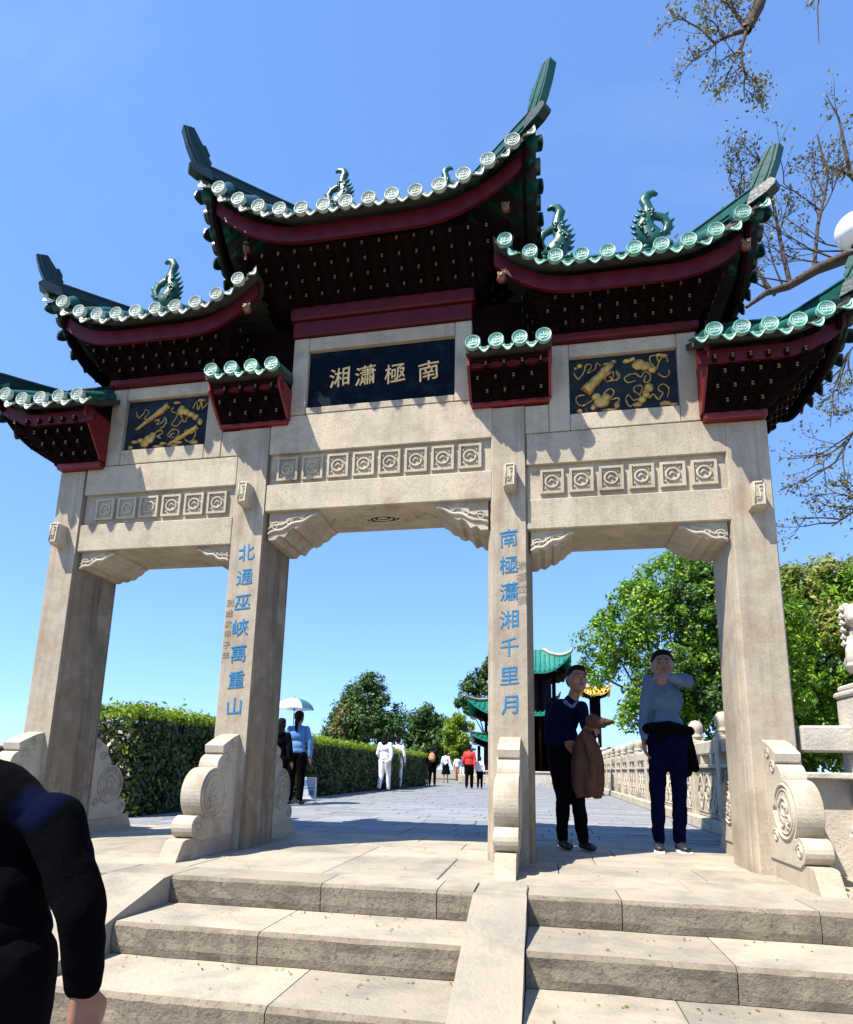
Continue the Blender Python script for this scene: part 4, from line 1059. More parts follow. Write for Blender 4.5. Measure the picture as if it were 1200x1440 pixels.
# ------------------------------------------------------------------ stone balustrades
def baluster_post(b, x, y, h, w=.10, z0=0):
    b.box(x-w, x+w, y-w, y+w, z0, z0+h-.30, c=.012)
    b.box(x-w*.8, x+w*.8, y-w*.8, y+w*.8, z0+h-.30, z0+h-.26)
    b.lathe([(w*.95, z0+h-.26), (w*1.08, z0+h-.24), (w*.8, z0+h-.215), (w*.85, z0+h-.19), (w*1.02, z0+h-.14), (w*1.0, z0+h-.07), (w*.6, z0+h-.015), (.004, z0+h)], x, y, 14)
bt = thing('stone_balustrade', 'pale stone balustrade with round topped posts along the right of the walkway', 'balustrade', (3.72, 10, 0))
ys = [1.75+1.45*i for i in range(14)]
for i, y in enumerate(ys):
    b = MB(); baluster_post(b, 0, y-10, 1.50); b.build('post', 'stone_l', bt)
    if i+1 < len(ys):
        y0, y1 = y+.10-10, ys[i+1]-.10-10
        MB().box(-.075, .075, y0, y1, .98, 1.16, c=.02).build('top_rail', 'stone_l', bt)
        MB().box(-.095, .095, y0, y1, .80, .85, c=.01).build('ledge', 'stone_l', bt)
        pn = MB().box(-.05, .05, y0, y1, .16, .80, c=.01).build('carved_panel', 'stone_l', bt)
        b = MB(); cy_ = (y0+y1)/2
        for s in (-1,):
            xf = -.052
            for dy in (-.36, 0, .36):
                if abs(dy) > .5: continue
                b.tube([(xf, cy_+dy+.15*math.cos(g*PI/8), .48+.19*math.sin(g*PI/8)*(1+.25*math.cos(g*PI/2))) for g in range(17)], .016, 5)
                b.ell((xf, cy_+dy, .48), (.02, .05, .07), 8, 5)
                for k in range(4): g = k*PI/2+PI/4; b.ell((xf, cy_+dy+.10*math.cos(g), .48+.13*math.sin(g)), (.016, .03, .03), 6, 4)
            b.tube([(xf, y0+.05, .74), (xf, y1-.05, .74)], .012, 4); b.tube([(xf, y0+.05, .22), (xf, y1-.05, .22)], .012, 4)
            for k in range(9):
                yy = y0+.1+(y1-y0-.2)*k/8; b.tube([(xf, yy-.04, .80), (xf, yy, .70), (xf, yy+.04, .80)], .014, 4)
        b.build('relief', 'stone_l', pn)
        for k in (.28, .72):
            yc = y0+(y1-y0)*k; b = MB(); b.box(-.06, .06, yc-.05, yc+.05, .85, .98, c=.015); b.build('baluster', 'stone_l', bt)
MB().box(-.17, .17, 1.6-10, ys[-1]+.2-10, 0, .155, c=.012).build('plinth', 'stone_l', bt)
# balustrade continuing to the right of the outer pillar with the lion-topped post
b2 = thing('stone_balustrade', 'stone railing from the right outer pillar to the carved post', 'balustrade', (3.9, .12, 0))
MB().box(-.46, -.08, -.10, .08, .90, 1.10, c=.015).build('top_rail', 'marble', b2)
MB().box(-.46, -.08, -.07, .05, .70, .75, c=.01).build('ledge', 'marble', b2)
o = MB().box(-.46, -.08, .035, .07, .0, .70).build('carved_panel', 'marble', b2)
post = thing('carved_post', 'thick pale stone post topped by a carved seated lion at the right edge', 'post', (3.965, .06, 0))
pb = MB(); n = 5
for i, (z0, z1, w0) in enumerate(((-.02, .30, .215), (.30, .36, .20), (.36, 1.32, .175), (1.32, 1.37, .19), (1.37, 1.42, .165))): pb.box(-w0, w0, -w0, w0, z0+.001, z1, c=.015)
pb.build('shaft', 'marble', post)
b = MB()
b.ell((-.02, .02, 1.53), (.11, .13, .14), 14, 10); b.ell((-.02, -.04, 1.66), (.085, .085, .12), 14, 10); b.ell((-.03, -.07, 1.80), (.095, .10, .10), 16, 10); b.ell((-.04, -.16, 1.77), (.055, .05, .045), 10, 7)
for s in (-1, 1): b.tube([(-.02+s*.06, -.07, 1.64), (-.02+s*.075, -.11, 1.52), (-.02+s*.075, -.12, 1.43)], [.045, .036, .042], 8); b.ell((-.02+s*.075, -.14, 1.44), (.04, .05, .025), 8, 5); b.ell((-.02+s*.09, .04, 1.48), (.05, .09, .075), 10, 6); b.ell((-.03+s*.075, -.05, 1.88), (.025, .02, .03), 6, 5)
for k in range(6):
    for j in range(9):
        g = -.4+j*.48; z = 1.88-k*.05; b.tube([(-.03+.10*math.cos(g), -.05+.105*math.sin(g), z), (-.03+.118*math.cos(g+.15), -.05+.12*math.sin(g+.15), z-.022), (-.03+.10*math.cos(g+.3), -.05+.105*math.sin(g+.3), z-.038)], .012, 5)
me = b.mesh('lion', ['marble']); roughen(me, .006, 34); link('lion', me, post, (.03, .02, -.03), rot=(0, 0, -.5), scale=(1.1, 1.1, 1.1))
# stair-side balustrade running down towards the viewer at the right edge
sb = thing('stair_balustrade', 'low stone side wall of the steps below the carved post', 'balustrade', (3.98, -1.2, 0))
sp_ = [(.98, 0.0), (.98, .55), (-.10, .52), (-.2, .46), (-2.6, -.30), (-2.6, -.95), (.98, -.16)]
MB().prism([(.98, -.04), (.98, .28), (-.1, .26), (-2.7, -.48), (-2.7, -1.0), (-.12, -.2)], -.18, .18, 'x').build('side_wall', 'marble', sb)
pn = MB().prism([(.98, .283), (.98, .72), (.05, .70), (-2.65, -.05), (-2.65, -.46), (-.09, .265)], -.06, .06, 'x').build('carved_panel', 'marble', sb)
b = MB()
for q, zc in ((.62, .50), (.15, .48)):
    b.tube([(-.062, q+.15*math.cos(g*PI/8), zc+.12*math.sin(g*PI/8)) for g in range(17)], .018, 5); b.ell((-.062, q, zc), (.02, .07, .06), 8, 5)
b.build('relief', 'marble', pn)
MB().prism([(.98, .723), (.98, .86), (.02, .85), (-2.65, .10), (-2.65, -.03), (.05, .715)], -.09, .09, 'x').build('top_rail', 'marble', sb)

pr = [(-.62, .0), (-.02, .0), (-.02, .62), (-.08, .60)]+arc(-.20, .42, .17, PI*.45, PI*1.25, 12)+arc(-.44, .17, .12, PI*.55, PI*1.2, 8)
wsb = MB().prism(pr, -.30, -.17, 'x').build('scroll_stone', 'marble', sb, (0, 1.05, .02))
b = MB()
for r in (.13, .09, .05): b.tube([(-.302, -.20+r*math.cos(2*PI*k/18), .42+r*math.sin(2*PI*k/18)) for k in range(19)], .010, 5)
b.build('relief', 'marble', wsb)

# dark red wall far left
wl = thing('garden_wall', 'low dark red wall at the left edge behind the outer pillar', 'wall', (-8.6, 5.8, 0))
MB().box(-3.4, 2.4, -.12, .12, -.03, .93).build('wall', 'brick', wl); MB().box(-3.45, 2.45, -.2, .2, .932, 1.0, c=.02).build('coping', 'brick', wl)

# ------------------------------------------------------------------ pavilions
def pavilion(name, label, base, tiers, m='teal', body=None, rid='stone_l'):
    """tiers: list of (half width, eave z, lift, roof height, body half width, body z0)"""
    t = thing(name, label, 'pavilion', base)
    for (hw, ze, lf, rh, bw, bz) in tiers:
        n = 12; rows = 5; rt = hw*.30
        def q(side, u, v):
            w0 = hw*(1-v)+rt*v; z = ze+lf*max(0, (abs(u)-.25)/.75)**2.1*(1-v)**1.3+rh*(v**1.35)
            x, y = u*w0, -w0
            x, y = ((x, y), (-y, x), (-x, -y), (y, -x))[side]
            return Vector((x, y, z))
        b = MB()
        for sd_ in range(4):
            V = [q(sd_, -1+2*i/n, j/rows) for j in range(rows+1) for i in range(n+1)]
            k = len(V); V += [p-Vector((0, 0, .10)) for p in V]
            F = []
            for j in range(rows):
                for i in range(n): a = j*(n+1)+i; F += [(a, a+1, a+n+2, a+n+1), (k+a, k+a+n+1, k+a+n+2, k+a+1)]
            for i in range(n): F.append((i, k+i, k+i+1, i+1))
            b.add(V, F)
        b.box(-rt*1.02, rt*1.02, -rt*1.02, rt*1.02, ze+rh-.12, ze+rh+.02)
        rf = b.build('roof', m, t)
        b = MB(); nc = max(9, int(2*hw/.24))
        for sd_ in range(4):
            for i in range(nc):
                xx = -1+(2*i+1)/nc; pts = []
                for j in range(6):
                    v = j/5; w0 = hw*(1-v)+rt*v; u = xx*hw/w0
                    if abs(u) > 1: break
                    pts.append(q(sd_, u, v)+Vector((0, 0, .02)))
                if len(pts) > 1: b.tube(pts, .055, 5, 0)
        b.build('tile_rows', m, rf, fix=False, kind='stuff')
        b = MB()
        for sd_ in range(4):
            pts = [q(sd_, 1, v/6) for v in range(6, -1, -1)]; d = pts[-1]-pts[-2]; pts.append(pts[-1]+Vector((d.x*.35, d.y*.35, .22*hw/2.2)))
            b.tube([p+Vector((0, 0, .07)) for p in pts], [.085]*(len(pts)-1)+[.03], 6, 0)
        b.build('hip_ridge', rid, rf, fix=False)
        MB().box(-bw, bw, -bw, bw, bz, ze+.1).build('storey', 'woodb', t)
        b = MB(); e = (bw+hw)/2
        for k in range(3):
            f = bw+(hw-bw)*(k+1)/4; b.box(-f, f, -f, f, ze-.22+.09*k, ze-.14+.09*k)
        b.build('bracket_band', 'wood', t)
        cm = MB().lathe([(.09, bz), (.085, ze-.2)], 0, 0, 8).mesh('column', ['wood'])
        for sx_ in (-1, -.33, .33, 1):
            for sy_ in (-1, 1): link('column', cm, t, (sx_*bw*1.15, sy_*bw*1.15, 0))
    return t
def PZ_(v, y, u=700): return at(u, v, y)[2]
Y1 = 30
c = at(722, 1040, Y1); sc = (at(780, 1000, Y1)[0]-at(700, 1000, Y1)[0])/80   # units per pixel there
pv_ = pavilion('pavilion', 'dark timber pavilion with two green tiled roofs behind the inner right pillar', (c[0], Y1+1.8, 0),
   [(64*sc, PZ_(1006, Y1), .9, 1.2, 34*sc, PZ_(1038, Y1)), (60*sc, PZ_(1044, Y1), .5, .65, 42*sc, .45)])
MB().box(-2.9, 3.6, -2.9, 2.9, 0, .45, c=.03).build('terrace', 'stone', pv_)
c = at(752, 950, 27)
sc = (at(780, 950, 27)[0]-at(700, 950, 27)[0])/80
p2_ = pavilion('pavilion', 'tall tower pavilion whose upturned teal roof corner shows right of the inner pillar', (c[0]-.1, 28.6, 0), [(54*sc, at(760, 946, 27)[2], .95, 1.35, 26*sc, .45), (40*sc, at(760, 1004, 27)[2], .5, .55, 26*sc, .45)])
MB().box(-1.8, 1.4, -1.6, 1.6, 0, .45, c=.03).build('terrace', 'stone', p2_)
c = at(838, 975, 40); sc = (at(880, 975, 40)[0]-at(800, 975, 40)[0])/80
pavilion('pavilion', 'small distant pavilion with an orange yellow upturned roof', (c[0], 41, 0), [(21*sc, at(838, 976, 40)[2], .5, .6, 5*sc, .3)], 'yellow', rid='yellow')
# low far wall closing the walkway
fw = thing('parapet_wall', 'low pale wall across the far end of the walkway', 'wall', (1.2, 27, 0))
MB().box(-2.6, 2.2, -.15, .15, -.03, .62).build('wall', 'marble', fw); MB().box(-2.66, 2.26, -.2, .2, .622, .70, c=.02).build('coping', 'marble', fw)

# white framed notice board behind the inner left pillar
p = at(437, 1121, 6.9)
nb_ = thing('notice_stand', 'white framed notice stand with a pale blue poster beside the hedge', 'sign', (p[0]-.06, 6.9, 0), math.radians(8))
b = MB()
for s in (-1, 1): b.box(s*.15-.012, s*.15+.012, -.012, .012, 0, .50)
b.box(-.162, .162, -.012, .012, .48, .505); b.box(-.162, .162, -.012, .012, .085, .11)
b.box(-.165, -.13, -.14, .14, 0, .02); b.box(.13, .165, -.14, .14, 0, .02)
b.build('frame', 'plastic', nb_); pp = MB().box(-.137, .137, -.008, .004, .112, .478).build('poster', 'poster', nb_)
MB().box(-.12, -.02, -.0095, -.0085, .33, .45).box(-.12, .12, -.0095, -.0085, .28, .30).box(.01, .12, -.0095, -.0085, .15, .25).build('printed_picture', 'sky', pp)

# wind-blown leaf litter and grit on the steps and the platform
rs = np.random.RandomState(77); Q = []
for k in range(420):
    st_ = rs.randint(0, 5); x = rs.uniform(-.85, 4.2)
    if 1.06 < x < 1.42: continue
    if st_ == 0: y = rs.uniform(-1.25, 1.6); z = .006
    else: yb_ = YF-TR*(st_-1)-.02; y = yb_-abs(rs.normal(0, .10)) if rs.uniform() < .7 else yb_-rs.uniform(0, .5); z = -RH*st_+.006
    Q.append((x, y, z))
Q = np.array(Q); lt = leaves('leaf_litter', Q, np.tile((0, 0, 1.), (len(Q), 1)), .011, 'leaf_o', None, jitter=.25, seed=5, kind='stuff')
# ------------------------------------------------------------------ people
def cap_shape(b, p0, r0, p1, r1, n=12):
    p0 = Vector(p0); p1 = Vector(p1); d = p1-p0; L = max(d.length, 1e-4); d = d/L; pts = []; rad = []
    for k in range(4): g = PI/2*(k/4); pts.append(p0-d*r0*math.cos(g)); rad.append(max(r0*math.sin(g), r0*.05))
    for k in range(5): t = k/4; pts.append(p0.lerp(p1, t)); rad.append(r0+(r1-r0)*t)
    for k in range(1, 5): g = PI/2*(k/4); pts.append(p1+d*r1*math.sin(g)); rad.append(max(r1*math.cos(g), r1*.05))
    b.tube(pts, rad, n, 0)
def blend(name, caps, ells, voxel, m, parent, smooth=4, fold=0., fscale=9, fix=None, loc=(0, 0, 0), seed=0):
    """union of tapered limbs and ellipsoids, remeshed into ONE continuous skin"""
    b = MB()
    for c in caps: cap_shape(b, *c)
    for e in ells:
        rot = Matrix.Rotation(e[2], 3, e[3]) if len(e) > 3 else None
        b.ell(e[0], e[1], 18, 12, rot=rot)
    me = b.mesh('tmp', [m]); o = link('tmp', me)
    r = o.modifiers.new('r', 'REMESH'); r.mode = 'VOXEL'; r.voxel_size = voxel; r.use_smooth_shade = True
    s = o.modifiers.new('s', 'SMOOTH'); s.factor = .5; s.iterations = smooth
    out = eval_mesh(o); bpy.data.objects.remove(o)
    if fold:
        nv_ = len(out.vertices); co = np.empty(nv_*3, 'f'); no = np.empty(nv_*3, 'f')
        out.vertices.foreach_get('co', co); out.vertex_normals.foreach_get('vector', no); co = co.reshape(-1, 3); no = no.reshape(-1, 3); ks = np.empty(nv_)
        for i_, c in enumerate(co):
            c = Vector(c); k = noise.noise(Vector((c.x*fscale+seed, c.y*fscale, c.z*fscale*.55)))+.5*noise.noise(Vector((c.x*fscale*2.2, c.y*fscale*2.2+seed, c.z*fscale*1.6)))
            ks[i_] = k
        co += no*(ks*fold)[:, None]; out.vertices.foreach_set('co', co.reshape(-1)); out.update()
    out.name = name
    if not out.materials: out.materials.append(MT[m])
    return link(name, out, parent, loc)
def hand_caps(w, d, n, side, s, curl=.5, point=False):
    """w wrist, d finger direction, n palm normal (the side the fingers curl to), side thumb direction, s hand length"""
    w = Vector(w); d = Vector(d).normalized(); n = Vector(n); n = (n-d*n.dot(d)).normalized(); t = d.cross(n).normalized()
    if t.dot(Vector(side)) < 0: t = -t
    C = []; pl = s*.48
    for k in range(4):
        o = (.5-k/3)*s*.36*1.0; a = w+t*o*.6+d*s*.05; e = w+d*pl+t*o; C.append((a, s*.085, e, s*.078))
        L = s*(.43, .50, .46, .36)[k]; cu = curl if not (point and k == 0) else .05
        if point and k > 0: cu = 1.35
        p = e; dd = d.copy(); rr_ = s*.062
        for j in range(3):
            dd = (dd*math.cos(cu*.85)+n*math.sin(cu*.85)).normalized(); nn = dd.cross(t)
            n2 = t.cross(dd); n2 = n2 if n2.dot(n) > -2 else n2
            q = p+dd*L*(.44, .32, .26)[j]; C.append((p, rr_, q, rr_*.9)); p = q; rr_ *= .9
            dperp = (n-dd*n.dot(dd)); n = dperp.normalized() if dperp.length > .05 else (-d)
        n = None
        n = (t.cross(d)); n = n if n.dot(Vector(hand_caps.n0)) > 0 else -n
    th0 = w+t*s*.14+d*s*.10; th1 = th0+(t*.75+d*.75)*s*.20; th2 = th1+(d*.95+t*.12+n*.3)*s*.17; th3 = th2+(d*.95+n*.35)*s*.13
    C += [(th0, s*.085, th1, s*.075), (th1, s*.072, th2, s*.064), (th2, s*.062, th3, s*.052)]
    return C
hand_caps.n0 = (0, 0, 1)
def H_(w, d, n, side, s, curl=.5, point=False):
    d = Vector(d).normalized(); n = Vector(n); n = (n-d*n.dot(d)).normalized(); hand_caps.n0 = n
    return hand_caps(w, d, n, side, s, curl, point)
POSE = dict(pelvis=(0, 0, .535), waist=(0, 0, .62), chest=(0, .004, .735), neck=(0, .010, .835), head=(0, -.004, .925),
  sl=(-.092, .008, .800), sr=(.092, .008, .800), el=(-.135, .018, .640), er=(.135, .018, .640), wl=(-.142, -.015, .500), wr=(.142, -.015, .500),
  hl=(-.050, 0, .520), hr=(.050, 0, .520), kl=(-.056, -.008, .285), kr=(.056, -.008, .285), al=(-.058, .012, .045), ar=(.058, .012, .045), tl=(-.070, -.075, .018), tr=(.070, -.075, .018))
def person(label, base, H, heading, pose=None, top='navy', bottom='black', shoe='shoe', fine=False, group=None, hair=None, female=False, skirt=None, loose=1., sole=False, head_turn=0., hands=None, vox=None, build=True, kh=1.12):
    """heading 0 faces the viewer (-y)"""
    t = thing('person', label, 'person', base, heading, group)
    p = {k: Vector(v) for k, v in POSE.items()}
    if pose:
        for k, v in pose.items(): p[k] = Vector(v)
    p = {k: v*H for k, v in p.items()}
    vx = vox or (.0075 if fine else H*.0125); sw = .93 if female else 1.
    ax = (p['chest']-p['pelvis']); tilt = math.atan2(-(p['neck']-p['pelvis']).y, (p['neck']-p['pelvis']).z)
    R1 = (-0-tilt*-1)
    def E(c, rx, ry, rz): return (p[c] if isinstance(c, str) else c, (rx*H*sw, ry*H, rz*H), tilt, 'X')
    hd = p['head']; hr_ = H
    hM = Matrix.Rotation(head_turn, 3, 'Z')
    HK = kh; hr_ = H*HK
    def hp(x, y, z): return hd+hM @ Vector((x*H*HK, y*H*HK, z*H*HK))
    # --- one continuous body
    caps = [(p['neck']-Vector((0, 0, .02*H)), .031*H, hd+Vector((0, .01*H, -.03*H)), .030*H)]
    for s in 'lr':
        caps += [(p['s'+s], .022*H, p['e'+s], .018*H), (p['e'+s], .018*H, p['w'+s], .0145*H), (p['h'+s], .042*H, p['k'+s], .026*H), (p['k'+s], .026*H, p['a'+s], .018*H), (p['a'+s]-Vector((0, -.01*H, .012*H)), .02*H, p['t'+s], .014*H)]
    ells = [E('chest', .072, .050, .085), E('waist', .066, .048, .075), E('pelvis', .074, .052, .055), (hd, (.043*hr_, .052*hr_, .062*hr_)), (hp(0, -.022, -.034), (.030*hr_, .028*hr_, .028*hr_)), (hp(0, .012, .014), (.046*hr_, .050*hr_, .048*hr_))]
    if fine:
        caps += [(hp(0, -.050, .006), .0065*H, hp(0, -.060, -.012), .0095*H), (hp(-.010, -.052, -.029), .004*H, hp(.010, -.052, -.029), .004*H), (hp(-.009, -.050, -.035), .0045*H, hp(.009, -.050, -.035), .0045*H),
                 (hp(-.024, -.043, .017), .006*H, hp(-.006, -.050, .016), .006*H), (hp(.024, -.043, .017), .006*H, hp(.006, -.050, .016), .006*H)]
        ells += [(hp(-.0445, .002, -.002), (.006*H, .012*H, .018*H)), (hp(.0445, .002, -.002), (.006*H, .012*H, .018*H)), (hp(0, -.036, -.050), (.014*H, .014*H, .012*H)), (hp(-.022, -.036, -.010), (.013*H, .012*H, .013*H)), (hp(.022, -.036, -.010), (.013*H, .012*H, .013*H))]
    if hands:
        for hnd in hands: caps += hnd(p, H)
    else:
        for s, k in (('l', -1), ('r', 1)):
            d = (p['w'+s]-p['e'+s]).normalized(); caps += H_(p['w'+s], d, (-k*.6, -.5, 0), (0, -1, 0), .10*H, .35) if fine or vx < .012 else [(p['w'+s], .016*H, p['w'+s]+d*.05*H, .018*H), (p['w'+s]+d*.05*H, .016*H, p['w'+s]+d*.085*H, .010*H)]
    body = blend('body', caps, ells, min(vx, .0068) if hands else vx, 'skin', t, 2 if hands else 3)
    if fine:
        b = MB()
        for s in (-1, 1):
            b = MB(); b.ell(hp(s*.0165, -.0475, .0065), (.0062*H, .003*H, .0028*H), 8, 6); b.build('eye', 'hair', body)
            b = MB(); b.tube([hp(s*.008, -.0555, .0185), hp(s*.018, -.0525, .021), hp(s*.028, -.0440, .017)], [.0022*H, .0026*H, .0015*H], 5); b.build('eyebrow', 'hair', body)
        b = MB(); b.tube([hp(-.012, -.0558, -.0318), hp(0, -.0585, -.0315), hp(.012, -.0558, -.0318)], [.0008*H, .0014*H, .0008*H], 5); b.build('mouth', 'brick', body)
    # --- hair
    hc = [(hp(0, .012, .026), (.0485*hr_, .050*hr_, .046*hr_)), (hp(0, .028, .004), (.044*hr_, .036*hr_, .046*hr_)), (hp(0, -.010, .052), (.036*hr_, .034*hr_, .018*hr_))]
    hcap = []
    if hair == 'ponytail':
        hcap = [(hp(0, .055, .01), .020*H, hp(0, .075, -.05), .024*H), (hp(0, .075, -.05), .024*H, hp(0, .07, -.13), .014*H)]
    if hair == 'long': hcap = [(hp(-.03, .03, -.01), .026*H, hp(-.035, .045, -.09), .020*H), (hp(.03, .03, -.01), .026*H, hp(.035, .045, -.09), .020*H), (hp(0, .045, 0), .03*H, hp(0, .055, -.10), .03*H)]
    if hair != 'cap': blend('hair', hcap, hc, vx*1.0, 'hair', t, 2, .002, 40)
    # --- trousers or skirt
    if skirt:
        b = MB(); n = 22; V = []
        for j in range(7):
            f = j/6; z = p['waist'].z*(1-f)+skirt*H*f
            for k in range(n):
                g = 2*PI*k/n; rr_ = (.075+.055*f)*H*(1+.07*math.sin(k*3.3)*f); V.append((rr_*1.1*math.cos(g), rr_*.8*math.sin(g), z))
        b.add(V, [(i*n+k, i*n+(k+1) % n, (i+1)*n+(k+1) % n, (i+1)*n+k) for i in range(6) for k in range(n)], 0, True); b.build('skirt', bottom, t)
    else:
        L = loose
        blend('trousers', [x for s in 'lr' for x in ((p['h'+s]+Vector((0, 0, -.01*H)), .060*H*L, p['k'+s], .041*H*L), (p['k'+s], .041*H*L, p['a'+s]+Vector((0, 0, .012*H)), .032*H*L))], [E('pelvis', .098, .070, .065), E((p['waist']*.6+p['pelvis']*.4), .092, .066, .05)], vx*1.15, bottom, t, 3, .0055*H if fine else .002*H, 15, seed=3)
    for s in 'lr':
        f = blend('shoe', [(p['a'+s]-Vector((0, -.012*H, .018*H)), .023*H, p['t'+s]+Vector((0, 0, .004*H)), .019*H)], [(p['t'+s]+Vector((0, -.006*H, .003*H)), (.024*H, .030*H, .015*H))], vx*1.1, shoe, t, 2)
        if sole:
            dv = p['t'+s]-p['a'+s]; c0 = (p['a'+s]+p['t'+s])/2; g = math.atan2(dv.x, -dv.y)
            MB().box(-.024*H, .024*H, -.068*H, .050*H, .001, .011*H, c=.004).build('sole', 'sole', f, (c0.x, c0.y, 0)).rotation_euler = (0, 0, g)
    # --- upper garment with sleeves
    L = loose
    tc = []
    for s in 'lr':
        tc += [(p['s'+s], .037*H*L, p['e'+s], .030*H*L), (p['e'+s], .030*H*L, p['w'+s]-(p['w'+s]-p['e'+s]).normalized()*.012*H, .023*H*L)]
    tc += [(p['sl']+Vector((.025*H, 0, -.004*H)), .030*H, p['sr']+Vector((-.025*H, 0, -.004*H)), .030*H), (p['neck']-Vector((0, 0, .012*H)), .030*H, p['sl'], .028*H), (p['neck']-Vector((0, 0, .012*H)), .030*H, p['sr'], .028*H), (p['neck']-Vector((0, 0, .03*H)), .046*H, p['neck']-Vector((0, 0, .002*H)), .036*H)]
    blend('top', tc, [E('chest', .094*L, .070*L, .098), E('waist', .086*L, .067*L, .095), E((p['waist']*.35+p['pelvis']*.65), .092*L, .070*L, .06)], vx*1.1, top, t, 3, .0062*H if fine else .003*H, 13, seed=7)
    return t, p
# --- man pointing at the camera, right bay
f0 = at(942, 1193, 1.15); HM = at(932, 903, 1.15)[2]
px_ = lambda u, v, y: Vector(at(u, v, y))
b0 = Vector((f0[0]+.02, 1.22, 0)); HM = at(932, 902, 1.2)[2]
def rel(u, v, y, H, b=None): q = (Vector(at(u, v, y))-(b or b0))/H; return (q.x, q.y, q.z)
H = HM
q1 = dict(head=rel(932, 936, 1.2, H), neck=rel(935, 958, 1.22, H), chest=rel(935, 985, 1.22, H), waist=rel(937, 1020, 1.22, H), pelvis=rel(938, 1042, 1.22, H),
  sl=rel(914, 957, 1.22, H), sr=rel(962, 956, 1.22, H), el=rel(906, 1004, 1.24, H), wl=rel(906, 1040, 1.20, H), er=rel(968, 960, .93, H), wr=rel(936, 951, .84, H),
  hl=rel(926, 1045, 1.22, H), hr=rel(951, 1045, 1.22, H), kl=rel(925, 1112, 1.20, H), kr=rel(956, 1112, 1.22, H), al=rel(927, 1180, 1.22, H), ar=rel(956, 1180, 1.24, H))
q1['tl'] = (q1['al'][0]-.012, q1['al'][1]-.075, .018); q1['tr'] = (q1['ar'][0]+.008, q1['ar'][1]-.075, .018)
for k in ('al', 'ar'): q1[k] = (q1[k][0], q1[k][1], .045)
man1, P1_ = person('man in grey blue sweater pointing at the viewer, black jacket tied round his waist', b0, H, 0, q1, 'grey', 'bluepant', fine=True, sole=True, head_turn=-.12, loose=.88,
   hands=[lambda p, H: H_(p['wr'], (-.55, -.8, -.28), (-.1, .2, -1), (-.2, -.2, .9), .105*H, .9, True), lambda p, H: H_(p['wl'], (0, -.12, -1), (.9, -.3, 0), (0, -1, 0), .10*H, .35)])
cv = MB()
wz = q1['waist'][2]*H-.03*H; wx0 = q1['waist'][0]*H
wb = blend('tied_jacket', [((wx0-.09*H, -.02*H, wz+.012*H), .026*H, (wx0, -.078*H, wz+.015*H), .030*H), ((wx0, -.078*H, wz+.015*H), .030*H, (wx0+.10*H, -.02*H, wz), .026*H), ((wx0-.03*H, -.085*H, wz+.01*H), .032*H, (wx0-.05*H, -.09*H, wz-.04*H), .016*H),
   ((wx0+.09*H, .03*H, wz), .03*H, (wx0+.125*H, .02*H, wz-.17*H), .022*H), ((wx0+.05*H, .06*H, wz), .035*H, (wx0+.09*H, .05*H, wz-.19*H), .028*H), ((wx0-.06*H, .05*H, wz), .04*H, (wx0-.03*H, .06*H, wz-.16*H), .03*H)], [((wx0, 0, wz), (.108*H, .085*H, .024*H))], .009, 'black', man1, 4, .006, 16)
# --- man in dark navy, holding a brown coat
b1 = Vector((at(808, 1191, 1.05)[0], 1.08, 0)); H = at(808, 927, 1.05)[2]*1.02
R = lambda u, v, y: rel(u, v, y, H, b1)
q2 = dict(head=R(812, 956, .98), neck=R(803, 985, 1.02), chest=R(793, 1008, 1.06), waist=R(793, 1042, 1.10), pelvis=R(795, 1060, 1.11),
  sl=R(776, 994, 1.12), sr=R(817, 995, .98), el=R(772, 1040, 1.10), wl=R(796, 1046, .90), er=R(826, 1030, .88), wr=R(826, 1030, .74),
  hl=R(785, 1066, 1.11), hr=R(808, 1066, 1.10), kl=R(792, 1122, 1.02), kr=R(813, 1122, 1.02), al=R(791, 1180, 1.08), ar=R(820, 1180, 1.04))
q2['er'] = R(832, 1038, .95); q2['wr'] = R(824, 1026, .80)
q2['tl'] = (q2['al'][0]+.030, q2['al'][1]-.068, .018); q2['tr'] = (q2['ar'][0]+.040, q2['ar'][1]-.065, .018)
for k in ('al', 'ar'): q2[k] = (q2[k][0], q2[k][1], .045)
man2, P2_ = person('smiling man in dark navy sweater and black trousers holding a brown coat', b1, H, 0, q2, 'navy', 'black', fine=True, head_turn=.35, loose=.92,
   hands=[lambda p, H: H_(p['wl'], (.75, -.35, -.55), (.2, -.6, -.5), (.3, 0, .9), .108*H, .45), lambda p, H: H_(p['wr'], (.55, -.35, .15), (-.3, -.2, -.7), (.2, -.3, .8), .10*H, .75)])
blend('collar', [(P2_['neck']+Vector((-.03*H, -.03*H, -.012*H)), .012*H, P2_['neck']+Vector((.0, -.055*H, -.040*H)), .008*H), (P2_['neck']+Vector((.034*H, -.02*H, -.012*H)), .012*H, P2_['neck']+Vector((.004*H, -.055*H, -.040*H)), .008*H)], [], .006, 'grey', man2, 2)
